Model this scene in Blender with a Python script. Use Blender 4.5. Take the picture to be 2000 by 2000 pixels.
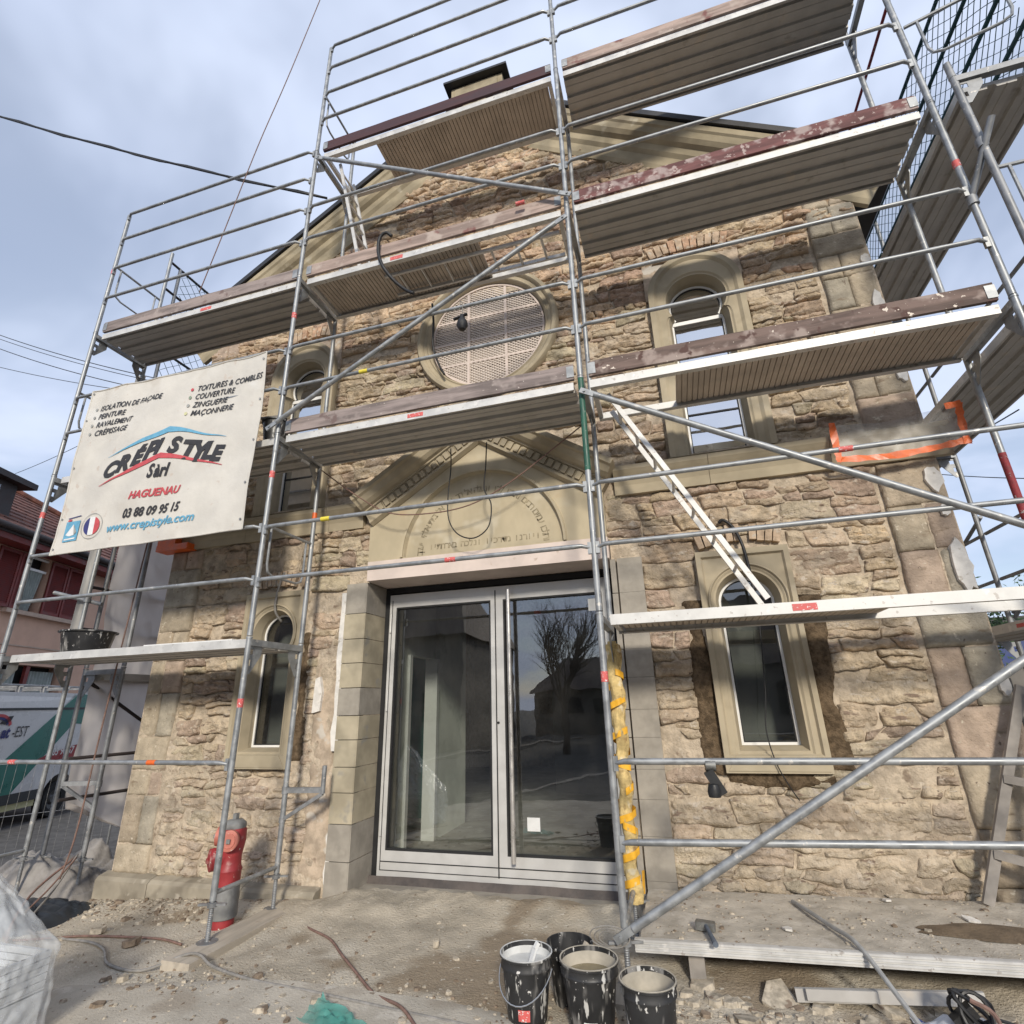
import bpy, bmesh, math, random
import numpy as np
from mathutils import Vector, Matrix
from mathutils.geometry import tessellate_polygon

for o in list(bpy.data.objects): bpy.data.objects.remove(o)
scene = bpy.context.scene
COL = scene.collection
rnd = random.Random(7)
R = math.radians

# ------------------------------------------------------------------ camera
CAM = (0.4876, -3.9018, 1.5993)
yaw, pit, rol = -0.2814, 0.345, -0.0268
fwd = Vector((math.sin(yaw)*math.cos(pit), math.cos(yaw)*math.cos(pit), math.sin(pit)))
rgt0 = Vector((math.cos(yaw), -math.sin(yaw), 0)); up0 = rgt0.cross(fwd)
rgt = rgt0*math.cos(rol)+up0*math.sin(rol); upv = -rgt0*math.sin(rol)+up0*math.cos(rol)
cd = bpy.data.cameras.new('camera'); cam = bpy.data.objects.new('camera', cd); COL.objects.link(cam)
m = Matrix.Identity(4)
for i in range(3):
    m[i][0], m[i][1], m[i][2], m[i][3] = rgt[i], upv[i], -fwd[i], CAM[i]
cam.matrix_world = m
cd.sensor_width = 36; cd.sensor_fit = 'HORIZONTAL'; cd.lens = 1036.19/2000*36
cd.clip_start = 0.05; cd.clip_end = 600
scene.camera = cam

# ------------------------------------------------------------------ sky and sun
SUN_DIR = Vector((0.34, -1.0, 0.47)).normalized()      # towards the sun
world = bpy.data.worlds.new('World'); scene.world = world; world.use_nodes = True
wn, wl = world.node_tree.nodes, world.node_tree.links
wn.clear()
out = wn.new('ShaderNodeOutputWorld'); bg = wn.new('ShaderNodeBackground'); bg.inputs[1].default_value = 0.1
sky = wn.new('ShaderNodeTexSky'); sky.sky_type = 'NISHITA'; sky.sun_disc = False
sky.sun_elevation = math.asin(SUN_DIR.z); sky.sun_rotation = math.atan2(SUN_DIR.x, SUN_DIR.y)
sky.air_density = 1.0; sky.dust_density = 0.6; sky.ozone_density = 1.5
tc = wn.new('ShaderNodeTexCoord'); sp = wn.new('ShaderNodeSeparateXYZ'); wl.new(tc.outputs['Generated'], sp.inputs[0])
def wmath(op, a, b):
    n = wn.new('ShaderNodeMath'); n.operation = op
    for i, v in enumerate((a, b)):
        if v is None: continue
        if isinstance(v, (int, float)): n.inputs[i].default_value = v
        else: wl.new(v, n.inputs[i])
    return n.outputs[0]
zz = wmath('ADD', wmath('MAXIMUM', sp.outputs[2], 0.0), 0.22)
cx_ = wmath('DIVIDE', sp.outputs[0], zz); cy_ = wmath('DIVIDE', sp.outputs[1], zz)
cb = wn.new('ShaderNodeCombineXYZ'); wl.new(cx_, cb.inputs[0]); wl.new(cy_, cb.inputs[1])
def wnoise(scale, detail, rough, dist, off):
    mp = wn.new('ShaderNodeMapping'); wl.new(cb.outputs[0], mp.inputs[0]); mp.inputs['Location'].default_value = off
    n = wn.new('ShaderNodeTexNoise'); wl.new(mp.outputs[0], n.inputs['Vector'])
    n.inputs['Scale'].default_value = scale; n.inputs['Detail'].default_value = detail
    n.inputs['Roughness'].default_value = rough; n.inputs['Distortion'].default_value = dist
    return n.outputs['Fac']
cf = wnoise(1.15, 5, 0.55, 0.35, (3.4, 1.1, 0))
mr = wn.new('ShaderNodeMapRange'); mr.interpolation_type = 'SMOOTHSTEP'; wl.new(cf, mr.inputs['Value'])
mr.inputs['From Min'].default_value = 0.37; mr.inputs['From Max'].default_value = 0.60
mr.inputs['To Min'].default_value = 0.50; mr.inputs['To Max'].default_value = 0.97
n3 = wnoise(2.2, 2.5, 0.55, 0.0, (1.3, 5.2, 0))
world.cycles.sampling_method = 'MANUAL'; world.cycles.sample_map_resolution = 512
cr = wn.new('ShaderNodeMix'); cr.data_type = 'RGBA'; wl.new(n3, cr.inputs[0])
cr.inputs[6].default_value = (4.4, 5.15, 7.0, 1); cr.inputs[7].default_value = (7.0, 7.7, 9.2, 1)
mx = wn.new('ShaderNodeMix'); mx.data_type = 'RGBA'
wl.new(mr.outputs[0], mx.inputs[0]); wl.new(sky.outputs[0], mx.inputs[6]); wl.new(cr.outputs[2], mx.inputs[7])
wl.new(mx.outputs[2], bg.inputs[0]); wl.new(bg.outputs[0], out.inputs[0])
sd = bpy.data.lights.new('sun', 'SUN'); sd.energy = 2.4; sd.angle = R(8.0); sd.color = (1.0, 0.925, 0.80)
sun = bpy.data.objects.new('sun', sd); COL.objects.link(sun); sun.location = (10, -20, 20)
sun.rotation_euler = SUN_DIR.to_track_quat('Z', 'Y').to_euler()

scene.view_settings.view_transform = 'Standard'; scene.view_settings.look = 'None'
scene.view_settings.exposure = 0.42; scene.view_settings.gamma = 1.0; scene.view_settings.use_curve_mapping = False

cy = scene.cycles; cy.max_bounces = 6; cy.diffuse_bounces = 3; cy.glossy_bounces = 3; cy.transmission_bounces = 3; cy.transparent_max_bounces = 8
cy.caustics_reflective = False; cy.caustics_refractive = False

# ------------------------------------------------------------------ materials
MATS = {}
def mat(name, col, rough=0.7, metal=0.0, var=0.18, scale=6.0, bump=0.15, bscale=60.0, dist=0.004,
        col2=None, spots=(), attr=None, stretch=None, spec=0.5, detail=3):
    """procedural principled: two-tone noise, optional spots ((colour, scale, threshold, softness), ...), bump"""
    mt = bpy.data.materials.new(name); mt.use_nodes = True
    N, L = mt.node_tree.nodes, mt.node_tree.links
    b = N['Principled BSDF']; b.inputs['Roughness'].default_value = rough; b.inputs['Metallic'].default_value = metal
    b.inputs['Specular IOR Level'].default_value = spec
    g = N.new('ShaderNodeNewGeometry'); vec = g.outputs['Position']; raw = vec
    if stretch:
        mp = N.new('ShaderNodeMapping'); L.new(vec, mp.inputs[0]); mp.inputs['Scale'].default_value = stretch; vec = mp.outputs[0]
    vec0 = vec
    def noise(s, d=detail, ro=0.6, off=0.0, vec_=None):
        vec = vec_ or vec0
        n = N.new('ShaderNodeTexNoise'); n.inputs['Scale'].default_value = s; n.inputs['Detail'].default_value = d
        n.inputs['Roughness'].default_value = ro
        if off:
            mp2 = N.new('ShaderNodeMapping'); L.new(vec, mp2.inputs[0]); mp2.inputs['Location'].default_value = (off, off*1.7, off*.6); L.new(mp2.outputs[0], n.inputs['Vector'])
        else: L.new(vec, n.inputs['Vector'])
        return n.outputs['Fac']
    def rng(sock, a, c, t0=0.0, t1=1.0):
        r = N.new('ShaderNodeMapRange'); r.interpolation_type = 'SMOOTHSTEP'; L.new(sock, r.inputs[0])
        r.inputs[1].default_value = a; r.inputs[2].default_value = c; r.inputs[3].default_value = t0; r.inputs[4].default_value = t1
        return r.outputs[0]
    def mix(f, A, B, mode='MIX'):
        x = N.new('ShaderNodeMix'); x.data_type = 'RGBA'; x.blend_type = mode
        if isinstance(f, float): x.inputs[0].default_value = f
        else: L.new(f, x.inputs[0])
        for i, v in ((6, A), (7, B)):
            if isinstance(v, tuple): x.inputs[i].default_value = v if len(v) == 4 else v+(1,)
            else: L.new(v, x.inputs[i])
        return x.outputs[2]
    nz_raw = noise(scale); nz = rng(nz_raw, 0.32, 0.68)
    if attr:
        a = N.new('ShaderNodeAttribute'); a.attribute_name = attr; base = a.outputs['Color']
        c = mix(nz, mix(1.0, base, (1-var,)*3, 'MULTIPLY'), mix(1.0, base, (1+var*.8,)*3, 'MULTIPLY'))
        if col2: c = mix(rng(noise(scale*.45, off=3.7), 0.5, 0.72, 0, .6), c, col2)
    else:
        lo = col2 if col2 else tuple(v*(1-var) for v in col)
        hi = col if col2 else tuple(min(1, v*(1+var)) for v in col)
        c = mix(nz, lo, hi)
    for i, (sc, ss, th, so, *sx) in enumerate(spots):
        rv = raw
        if sx:
            mp3 = N.new('ShaderNodeMapping'); L.new(raw, mp3.inputs[0]); mp3.inputs['Scale'].default_value = sx[0]; rv = mp3.outputs[0]
        c = mix(rng(noise(ss, 3, .55, 5.3+3*i, rv), th, th+so), c, sc)
    L.new(c, b.inputs['Base Color'])
    if rough < .75: L.new(rng(nz_raw, .3, .7, max(0.03, rough-.1), min(1, rough+.1)), b.inputs['Roughness'])
    if bump:
        bp = N.new('ShaderNodeBump'); bp.inputs['Strength'].default_value = bump; bp.inputs['Distance'].default_value = dist
        L.new(noise(bscale, 4, .65), bp.inputs['Height']); L.new(bp.outputs[0], b.inputs['Normal'])
    MATS[name] = mt
    return mt

def glass_mat(name, tint, refl, trans=True):
    mt = bpy.data.materials.new(name); mt.use_nodes = True
    N, L = mt.node_tree.nodes, mt.node_tree.links
    N.clear(); o = N.new('ShaderNodeOutputMaterial'); gl = N.new('ShaderNodeBsdfGlossy'); gl.inputs['Roughness'].default_value = 0.012
    gl.inputs['Color'].default_value = (.93, .95, .97, 1)
    tr = N.new('ShaderNodeBsdfTransparent'); tr.inputs[0].default_value = tint+(1,)
    fr = N.new('ShaderNodeFresnel'); fr.inputs[0].default_value = 1.6
    ma = N.new('ShaderNodeMath'); ma.operation = 'MULTIPLY_ADD'; L.new(fr.outputs[0], ma.inputs[0]); ma.inputs[1].default_value = 1.0; ma.inputs[2].default_value = refl; ma.use_clamp = True
    # faint waviness of real panes
    mx_ = N.new('ShaderNodeMixShader'); L.new(ma.outputs[0], mx_.inputs[0]); L.new(tr.outputs[0], mx_.inputs[1]); L.new(gl.outputs[0], mx_.inputs[2])
    g = N.new('ShaderNodeNewGeometry'); n = N.new('ShaderNodeTexNoise'); n.inputs['Scale'].default_value = 2.2; L.new(g.outputs['Position'], n.inputs['Vector'])
    bp = N.new('ShaderNodeBump'); bp.inputs['Strength'].default_value = 0.05; bp.inputs['Distance'].default_value = 0.03; L.new(n.outputs[0], bp.inputs['Height']); L.new(bp.outputs[0], gl.inputs['Normal'])
    df = N.new('ShaderNodeBsdfDiffuse'); df.inputs[0].default_value = (.55, .52, .46, 1); n4 = N.new('ShaderNodeTexNoise'); n4.inputs['Scale'].default_value = 3.1; n4.inputs['Detail'].default_value = 4; L.new(g.outputs['Position'], n4.inputs['Vector'])
    r4 = N.new('ShaderNodeMapRange'); L.new(n4.outputs[0], r4.inputs[0]); r4.inputs[1].default_value = .42; r4.inputs[2].default_value = .75; r4.inputs[3].default_value = .004; r4.inputs[4].default_value = .035
    m4 = N.new('ShaderNodeMixShader'); L.new(r4.outputs[0], m4.inputs[0]); L.new(mx_.outputs[0], m4.inputs[1]); L.new(df.outputs[0], m4.inputs[2])
    L.new(m4.outputs[0], o.inputs[0]); MATS[name] = mt; return mt

DUST = (.54, .46, .36)
mat('stone', (1, 1, 1), .9, 0, .22, 9, 1.0, 34, .03, attr='tint', col2=DUST, spots=(((.27, .20, .15), 11, .60, .10, (.6, 1, 2.6)), ((.60, .52, .425), 16, .59, .1, (.7, 1, 1.6)), ((.17, .13, .10), 20, .67, .08)), spec=.2)
mat('quoin', (1, 1, 1), .9, 0, .2, 7, .9, 40, .014, attr='tint', spots=(((.58, .51, .40), 19, .64, .08), ((.24, .185, .13), 7, .60, .14, (.7, 1, 1.8)), ((.17, .13, .10), 24, .68, .06)), spec=.2)
mat('mortar', (.50, .415, .315), .95, 0, .22, 12, .9, 36, .02, spots=(((.27, .21, .155), 9, .60, .12), ((.58, .50, .40), 15, .60, .1)), spec=.1)
mat('render_patch', (.46, .37, .28), .95, 0, .25, 8, .6, 40, .01, spots=(((.55, .5, .43), 5, .6, .08), ((.27, .2, .15), 7, .62, .1)), spec=.15)
mat('fresh_mortar', (.14, .10, .063), .95, 0, .35, 22, 1.0, 55, .02, spec=.1)
mat('white_plaster', (.72, .69, .64), .9, 0, .1, 14, .4, 60, .004, spots=(((.5, .45, .38), 14, .6, .1),), spec=.2)
mat('sandstone', (.40, .34, .24), .85, 0, .15, 2.4, .25, 70, .003, spots=(((.47, .415, .315), 4, .58, .2), ((.29, .235, .16), 2.2, .62, .14)), spec=.25)
mat('tympanum_stone', (.48, .41, .285), .8, 0, .10, 2.4, .12, 80, .002, spots=(((.49, .37, .23), 1.5, .58, .14), ((.55, .49, .37), 2.6, .56, .15)), spec=.25, stretch=(1.3, 1, .75))
mat('jamb_stone', (.40, .35, .255), .85, 0, .2, 3, .3, 60, .004, spots=(((.30, .28, .24), 4, .58, .1),), spec=.2)
mat('cement', (.33, .30, .255), .9, 0, .15, 5, .4, 60, .004, spots=(((.42, .38, .32), 4, .6, .15),), spec=.2)
mat('lintel_paint', (.66, .56, .50), .8, 0, .07, 4, .12, 60, .002, spots=(((.52, .42, .35), 9, .68, .06),), spec=.25)
mat('brick', (.46, .30, .20), .92, 0, .3, 12, .6, 50, .006, spots=(((.5, .41, .31), 14, .52, .1),), spec=.15)
mat('brick_pale', (.45, .34, .24), .92, 0, .25, 12, .6, 50, .006, spots=(((.5, .44, .36), 16, .56, .1),), spec=.15)
mat('plinth_stone', (.33, .29, .225), .9, 0, .2, 3, .35, 50, .005, spots=(((.22, .19, .145), 2.4, .58, .12), ((.45, .4, .32), 6, .62, .1)), spec=.2)
mat('roof_metal', (.035, .035, .038), .5, .3, .2, 5, .05, 30)
mat('roof_tile_dark', (.10, .075, .06), .8, 0, .3, 6, .2, 30)
mat('gable_stone', (.36, .305, .21), .88, 0, .2, 2.2, .35, 60, .004, spots=(((.23, .19, .13), 1.7, .60, .14), ((.45, .40, .30), 5, .62, .12)), spec=.2)
mat('pvc_white', (.80, .79, .76), .35, 0, .03, 4, 0)
mat('alu_door', (.56, .55, .53), .42, .15, .05, 5, .03, 30)
mat('rubber_black', (.015, .015, .016), .7, 0, .2, 9, .2, 60)
mat('steel_polished', (.66, .63, .59), .32, .7, .06, 6, 0)
mat('membrane', (.085, .07, .062), .6, 0, .3, 6, .4, 30, .01)
glass_mat('door_glass', (.86, .90, .88), .16)
glass_mat('window_glass', (.62, .66, .66), .68)
glass_mat('window_glass_low', (.70, .73, .71), .10)
mat('galvanised', (.315, .325, .33), .5, .5, .2, 11, .08, 80, .002, spots=(((.52, .50, .465), 17, .64, .06), ((.22, .22, .22), 6, .64, .12)))
mat('galvanised_dull', (.26, .265, .27), .55, .45, .22, 9, .1, 80, .002, spots=(((.48, .45, .41), 26, .66, .05),))
mat('deck_steel', (.47, .45, .42), .6, .10, .08, 5, .08, 60, .002, spots=(((.54, .49, .425), 5, .6, .14), ((.36, .335, .30), 7, .64, .1)))
mat('alu_edge', (.60, .59, .565), .5, .2, .10, 7, .05, 60, .002, spots=(((.42, .39, .36), 20, .63, .05), ((.70, .68, .65), 8, .62, .06)))
mat('ply_ribbed', (.52, .45, .375), .8, 0, .12, 4, .2, 60, .003, spots=(((.37, .29, .22), 5, .68, .1),))
mat('toe_grey', (.25, .205, .19), .9, 0, .35, 5, .5, 40, .004, stretch=(.35, 3, 3), spots=(((.37, .31, .285), 4, .56, .14), ((.17, .12, .11), 6, .6, .1), ((.6, .55, .48), 32, .70, .03)))
mat('toe_pink', (.36, .275, .235), .9, 0, .3, 5, .5, 40, .004, stretch=(.35, 3, 3), spots=(((.45, .37, .32), 5, .54, .14), ((.20, .09, .08), 4, .60, .10), ((.6, .54, .48), 30, .70, .03)))
mat('toe_brown', (.15, .105, .088), .85, 0, .35, 5, .4, 40, .004, stretch=(.35, 3, 3), spots=(((.34, .27, .235), 6, .52, .14), ((.10, .055, .045), 9, .6, .08), ((.74, .65, .55), 14, .675, .02), ((.70, .62, .52), 34, .70, .02)))
mat('toe_red', (.15, .062, .058), .8, 0, .3, 6, .3, 40, .004, stretch=(.4, 3, 3), spots=(((.36, .28, .26), 6, .50, .14), ((.42, .33, .30), 18, .58, .08), ((.70, .62, .55), 17, .68, .02)))
mat('toe_maroon', (.055, .018, .020), .6, 0, .18, 5, .15, 40, .002, stretch=(.4, 3, 3))
mat('green_paint', (.025, .10, .065), .5, 0, .25, 12, .1, 60, spots=(((.3, .32, .3), 40, .66, .04),))
mat('sticker_red', (.62, .12, .11), .6, 0, .1, 30, 0, spots=(((.75, .7, .68), 60, .6, .05),))
mat('tape_yellow', (.75, .62, .06), .6, 0, .1, 20, 0)
mat('tape_orange', (.72, .13, .02), .45, 0, .12, 12, .3, 30, .006)
mat('red_worn', (.25, .03, .035), .7, 0, .3, 12, .1, 60, spots=(((.4, .38, .36), 24, .6, .06),))
def plastic_film(name, col, alpha, rough=.25):
    mt = bpy.data.materials.new(name); mt.use_nodes = True; N, L = mt.node_tree.nodes, mt.node_tree.links
    b = N['Principled BSDF']; b.inputs['Base Color'].default_value = col+(1,); b.inputs['Roughness'].default_value = rough
    tr = N.new('ShaderNodeBsdfTransparent'); mx_ = N.new('ShaderNodeMixShader'); g = N.new('ShaderNodeNewGeometry')
    n = N.new('ShaderNodeTexNoise'); n.inputs['Scale'].default_value = 7; n.inputs['Detail'].default_value = 4; L.new(g.outputs['Position'], n.inputs['Vector'])
    r = N.new('ShaderNodeMapRange'); L.new(n.outputs[0], r.inputs[0]); r.inputs[1].default_value = .3; r.inputs[2].default_value = .7
    r.inputs[3].default_value = max(0, alpha-.15); r.inputs[4].default_value = min(1, alpha+.15)
    L.new(r.outputs[0], mx_.inputs[0]); L.new(tr.outputs[0], mx_.inputs[1]); L.new(b.outputs[0], mx_.inputs[2])
    L.new(mx_.outputs[0], N['Material Output'].inputs[0]); MATS[name] = mt
plastic_film('film_clear', (.50, .475, .43), .34, .35)
plastic_film('film_milky', (.72, .74, .75), .36, .14)
plastic_film('film_scrap', (.10, .36, .30), .75, .4)
mat('banner_cloth', (.60, .57, .515), .7, 0, .06, 3, .35, 6, .015, spots=(((.53, .49, .43), 2.3, .55, .2), ((.55, .485, .42), 9, .64, .07), ((.66, .64, .60), 1.6, .6, .1)))
mat('ink_black', (.03, .028, .03), .6, 0, .15, 20, 0)
mat('ink_red', (.52, .075, .085), .6, 0, .1, 20, 0)
mat('ink_blue', (.13, .36, .52), .6, 0, .1, 20, 0)
mat('ink_navy', (.035, .04, .16), .6, 0, .1, 20, 0)
mat('ink_white', (.74, .74, .73), .6, 0, .05, 20, 0)
mat('ink_grey', (.33, .33, .31), .6, 0, .1, 20, 0)
mat('ink_green', (.24, .30, .22), .6, 0, .1, 20, 0)
mat('ink_yellow', (.60, .58, .33), .6, 0, .1, 20, 0)
mat('bucket_black', (.020, .020, .021), .5, 0, .3, 8, .1, 40, .002, spots=(((.25, .24, .225), 7, .54, .12, (1.4, 1.4, .35)), ((.52, .51, .48), 17, .60, .05, (1.5, 1.5, .4)), ((.6, .58, .55), 45, .67, .03)))
mat('cement_slurry', (.42, .38, .31), .75, 0, .15, 9, .2, 30, .004)
mat('slurry_wet', (.20, .165, .10), .2, 0, .2, 9, .1, 30, .004)
mat('cement_white', (.56, .56, .54), .7, 0, .15, 7, .3, 40, .005, spots=(((.15, .15, .15), 12, .66, .1),))
mat('hydrant_red', (.30, .032, .036), .5, 0, .2, 7, .06, 50, .002, spots=(((.42, .22, .2), 9, .60, .12), ((.60, .54, .48), 36, .67, .03)))
mat('hydrant_faded', (.52, .17, .125), .6, 0, .15, 9, .1, 50, .002, spots=(((.6, .5, .44), 20, .62, .1),))
mat('hydrant_grey', (.20, .20, .195), .65, 0, .25, 7, .2, 60, .003, spots=(((.34, .32, .29), 9, .6, .1),))
mat('dirt', (.48, .42, .33), .95, 0, .18, 2.6, .85, 55, .018, spots=(((.58, .525, .43), .8, .47, .14), ((.33, .265, .19), 1.1, .54, .10), ((.60, .55, .46), 22, .64, .06), ((.23, .18, .13), 34, .65, .06)), spec=.15)
mat('ground_far', (.115, .11, .10), .95, 0, .15, 1.5, .3, 30, .01, spec=.15)
mat('asphalt', (.115, .11, .105), .9, 0, .2, 5, .5, 120, .004, spec=.2)
mat('rubble', (.43, .375, .295), .95, 0, .3, 20, .5, 70, .006, spots=(((.24, .185, .14), 9, .6, .06),), spec=.15)
mat('rubble_dark', (.22, .17, .125), .95, 0, .3, 20, .5, 70, .006, spec=.15)
mat('timber', (.44, .385, .31), .9, 0, .15, 5, .4, 50, .004, stretch=(3, .4, 3), spots=(((.31, .25, .185), 5, .64, .12),))
mat('timber_grey', (.29, .265, .24), .9, 0, .2, 5, .4, 50, .004)
mat('cord_brown', (.20, .12, .095), .8, 0, .2, 20, .2, 120)
mat('cord_black', (.014, .014, .015), .55, 0, .3, 20, .2, 120)
mat('cord_grey', (.24, .225, .205), .75, 0, .2, 20, .2, 120)
mat('wire_metal', (.45, .45, .45), .35, .8, .1, 20, 0)
mat('insulation', (.62, .46, .20), .95, 0, .25, 16, .8, 60, .012, spots=(((.36, .235, .10), 9, .55, .12), ((.74, .64, .44), 8, .58, .1)))
mat('insul_tape', (.80, .42, .03), .5, 0, .1, 14, .3, 40, .004)
mat('net_green', (.012, .055, .062), .7, 0, .2, 20, 0)
mat('mesh_guard', (.66, .57, .495), .6, .0, .06, 12, 0)
mat('rose_backing', (.60, .52, .45), .45, 0, .12, 3, .05, 30)
mat('house_wall', (.60, .385, .28), .9, 0, .05, 3, .25, 90, .004)
mat('shutter_red', (.17, .025, .02), .6, 0, .15, 6, .1, 40)
mat('house_trim', (.48, .36, .28), .8, 0, .1, 6, .1, 40)
mat('tile_red', (.16, .065, .045), .85, 0, .3, 5, .3, 30, spots=(((.09, .045, .035), 3, .55, .2),))
mat('dark_cladding', (.045, .035, .034), .7, 0, .25, 6, .15, 40)
mat('curtain', (.36, .40, .38), .9, 0, .12, 6, .1, 30)
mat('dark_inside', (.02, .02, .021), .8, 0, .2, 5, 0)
mat('pole_concrete', (.33, .315, .29), .9, 0, .2, 5, .4, 40, .006, stretch=(2, 2, .5))
mat('van_white', (.66, .66, .66), .3, 0, .05, 3, .02, 20)
mat('van_green', (.02, .16, .125), .35, 0, .08, 4, .02, 20)
mat('van_red', (.28, .018, .022), .35, 0, .08, 4, 0)
mat('van_dark', (.02, .021, .022), .5, 0, .2, 8, .05, 40)
mat('tyre', (.014, .014, .014), .85, 0, .2, 20, .3, 60)
mat('rim', (.10, .10, .10), .5, .5, .2, 10, 0)
mat('plaster_inside', (.72, .73, .66), .85, 0, .12, 2, .1, 40, spots=(((.50, .53, .46), 2.5, .58, .12),))
mat('plasterboard_green', (.10, .30, .24), .8, 0, .15, 2, .05, 40)
mat('screed', (.34, .325, .29), .85, 0, .2, 2, .3, 60, .003, spots=(((.45, .43, .39), 5, .58, .1),))
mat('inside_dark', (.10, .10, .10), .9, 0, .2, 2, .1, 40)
mat('bark', (.06, .05, .042), .95, 0, .3, 10, .4, 30)
mat('leaf', (.05, .09, .03), .8, 0, .35, 6, .1, 30)
mat('house_pale', (.17, .155, .135), .9, 0, .1, 3, .2, 60)
mat('blue_paint', (.03, .05, .16), .6, 0, .15, 6, .05, 40)
mat('tarp_dark', (.022, .027, .033), .45, 0, .25, 5, .3, 12, .02)
mat('bag_cloth', (.27, .25, .23), .85, 0, .2, 6, .4, 18, .02)
mat('bag_print', (.64, .66, .70), .35, 0, .05, 6, .2, 18, .01, spots=(((.06, .10, .34), 9, .56, .05), ((.6, .1, .1), 13, .66, .03)))
mat('crate_white', (.60, .61, .61), .55, 0, .1, 6, .1, 40)
mat('handle_dark', (.10, .12, .15), .7, 0, .2, 20, .1, 60)
mat('hammer_steel', (.20, .20, .19), .5, .5, .25, 20, .1, 60, spots=(((.4, .37, .32), 40, .62, .05),))
mat('pipe_grey', (.32, .32, .31), .55, 0, .15, 15, .1, 60)
mat('plank_top', (.48, .435, .365), .95, 0, .18, 5, .7, 60, .008, spots=(((.56, .515, .445), 4, .54, .12), ((.29, .24, .185), 26, .66, .05)), spec=.15)
mat('wet_patch', (.17, .125, .08), .9, 0, .25, 9, .7, 60, .008)
mat('paper', (.72, .72, .70), .7, 0, .05, 6, 0)
mat('concrete_slab', (.49, .445, .37), .92, 0, .12, 2.4, .6, 60, .01, spots=(((.38, .33, .265), 1.6, .55, .12), ((.56, .515, .44), 5, .58, .12), ((.27, .22, .17), 12, .66, .06), ((.24, .2, .15), 40, .67, .04)), spec=.2)
mat('board_grey', (.22, .225, .21), .9, 0, .1, 3, 0)
def cloth_mat(name, col, tr_, bscale):
    mt = bpy.data.materials.new(name); mt.use_nodes = True; N, L = mt.node_tree.nodes, mt.node_tree.links; b = N['Principled BSDF']; b.inputs['Roughness'].default_value = .8
    g = N.new('ShaderNodeNewGeometry'); n = N.new('ShaderNodeTexNoise'); n.inputs['Scale'].default_value = 2.5; n.inputs['Detail'].default_value = 3; L.new(g.outputs['Position'], n.inputs['Vector'])
    x = N.new('ShaderNodeMix'); x.data_type = 'RGBA'; L.new(n.outputs[0], x.inputs[0]); x.inputs[6].default_value = tuple(v*.8 for v in col)+(1,); x.inputs[7].default_value = tuple(min(1, v*1.15) for v in col)+(1,)
    t = N.new('ShaderNodeBsdfTranslucent'); L.new(x.outputs[2], b.inputs['Base Color']); L.new(x.outputs[2], t.inputs[0])
    m2 = N.new('ShaderNodeMixShader'); m2.inputs[0].default_value = tr_; L.new(b.outputs[0], m2.inputs[1]); L.new(t.outputs[0], m2.inputs[2]); L.new(m2.outputs[0], N['Material Output'].inputs[0]); MATS[name] = mt
cloth_mat('sheeting', (.74, .69, .65), .5, 10)

# ------------------------------------------------------------------ helpers
def wloc(o):
    v = Vector((0, 0, 0))
    while o is not None:
        v = v+o.location; o = o.parent
    return v
def tag(o, label=None, cat=None, group=None, kind=None):
    for k, v in (('label', label), ('category', cat), ('group', group), ('kind', kind)):
        if v: o[k] = v
    return o
def thing(name, loc, label, cat, group=None, rz=0.0):
    o = bpy.data.objects.new(name, None); COL.objects.link(o); o.location = loc; o.rotation_euler = (0, 0, rz)
    o.empty_display_size = .2
    return tag(o, label, cat, group)

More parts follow.
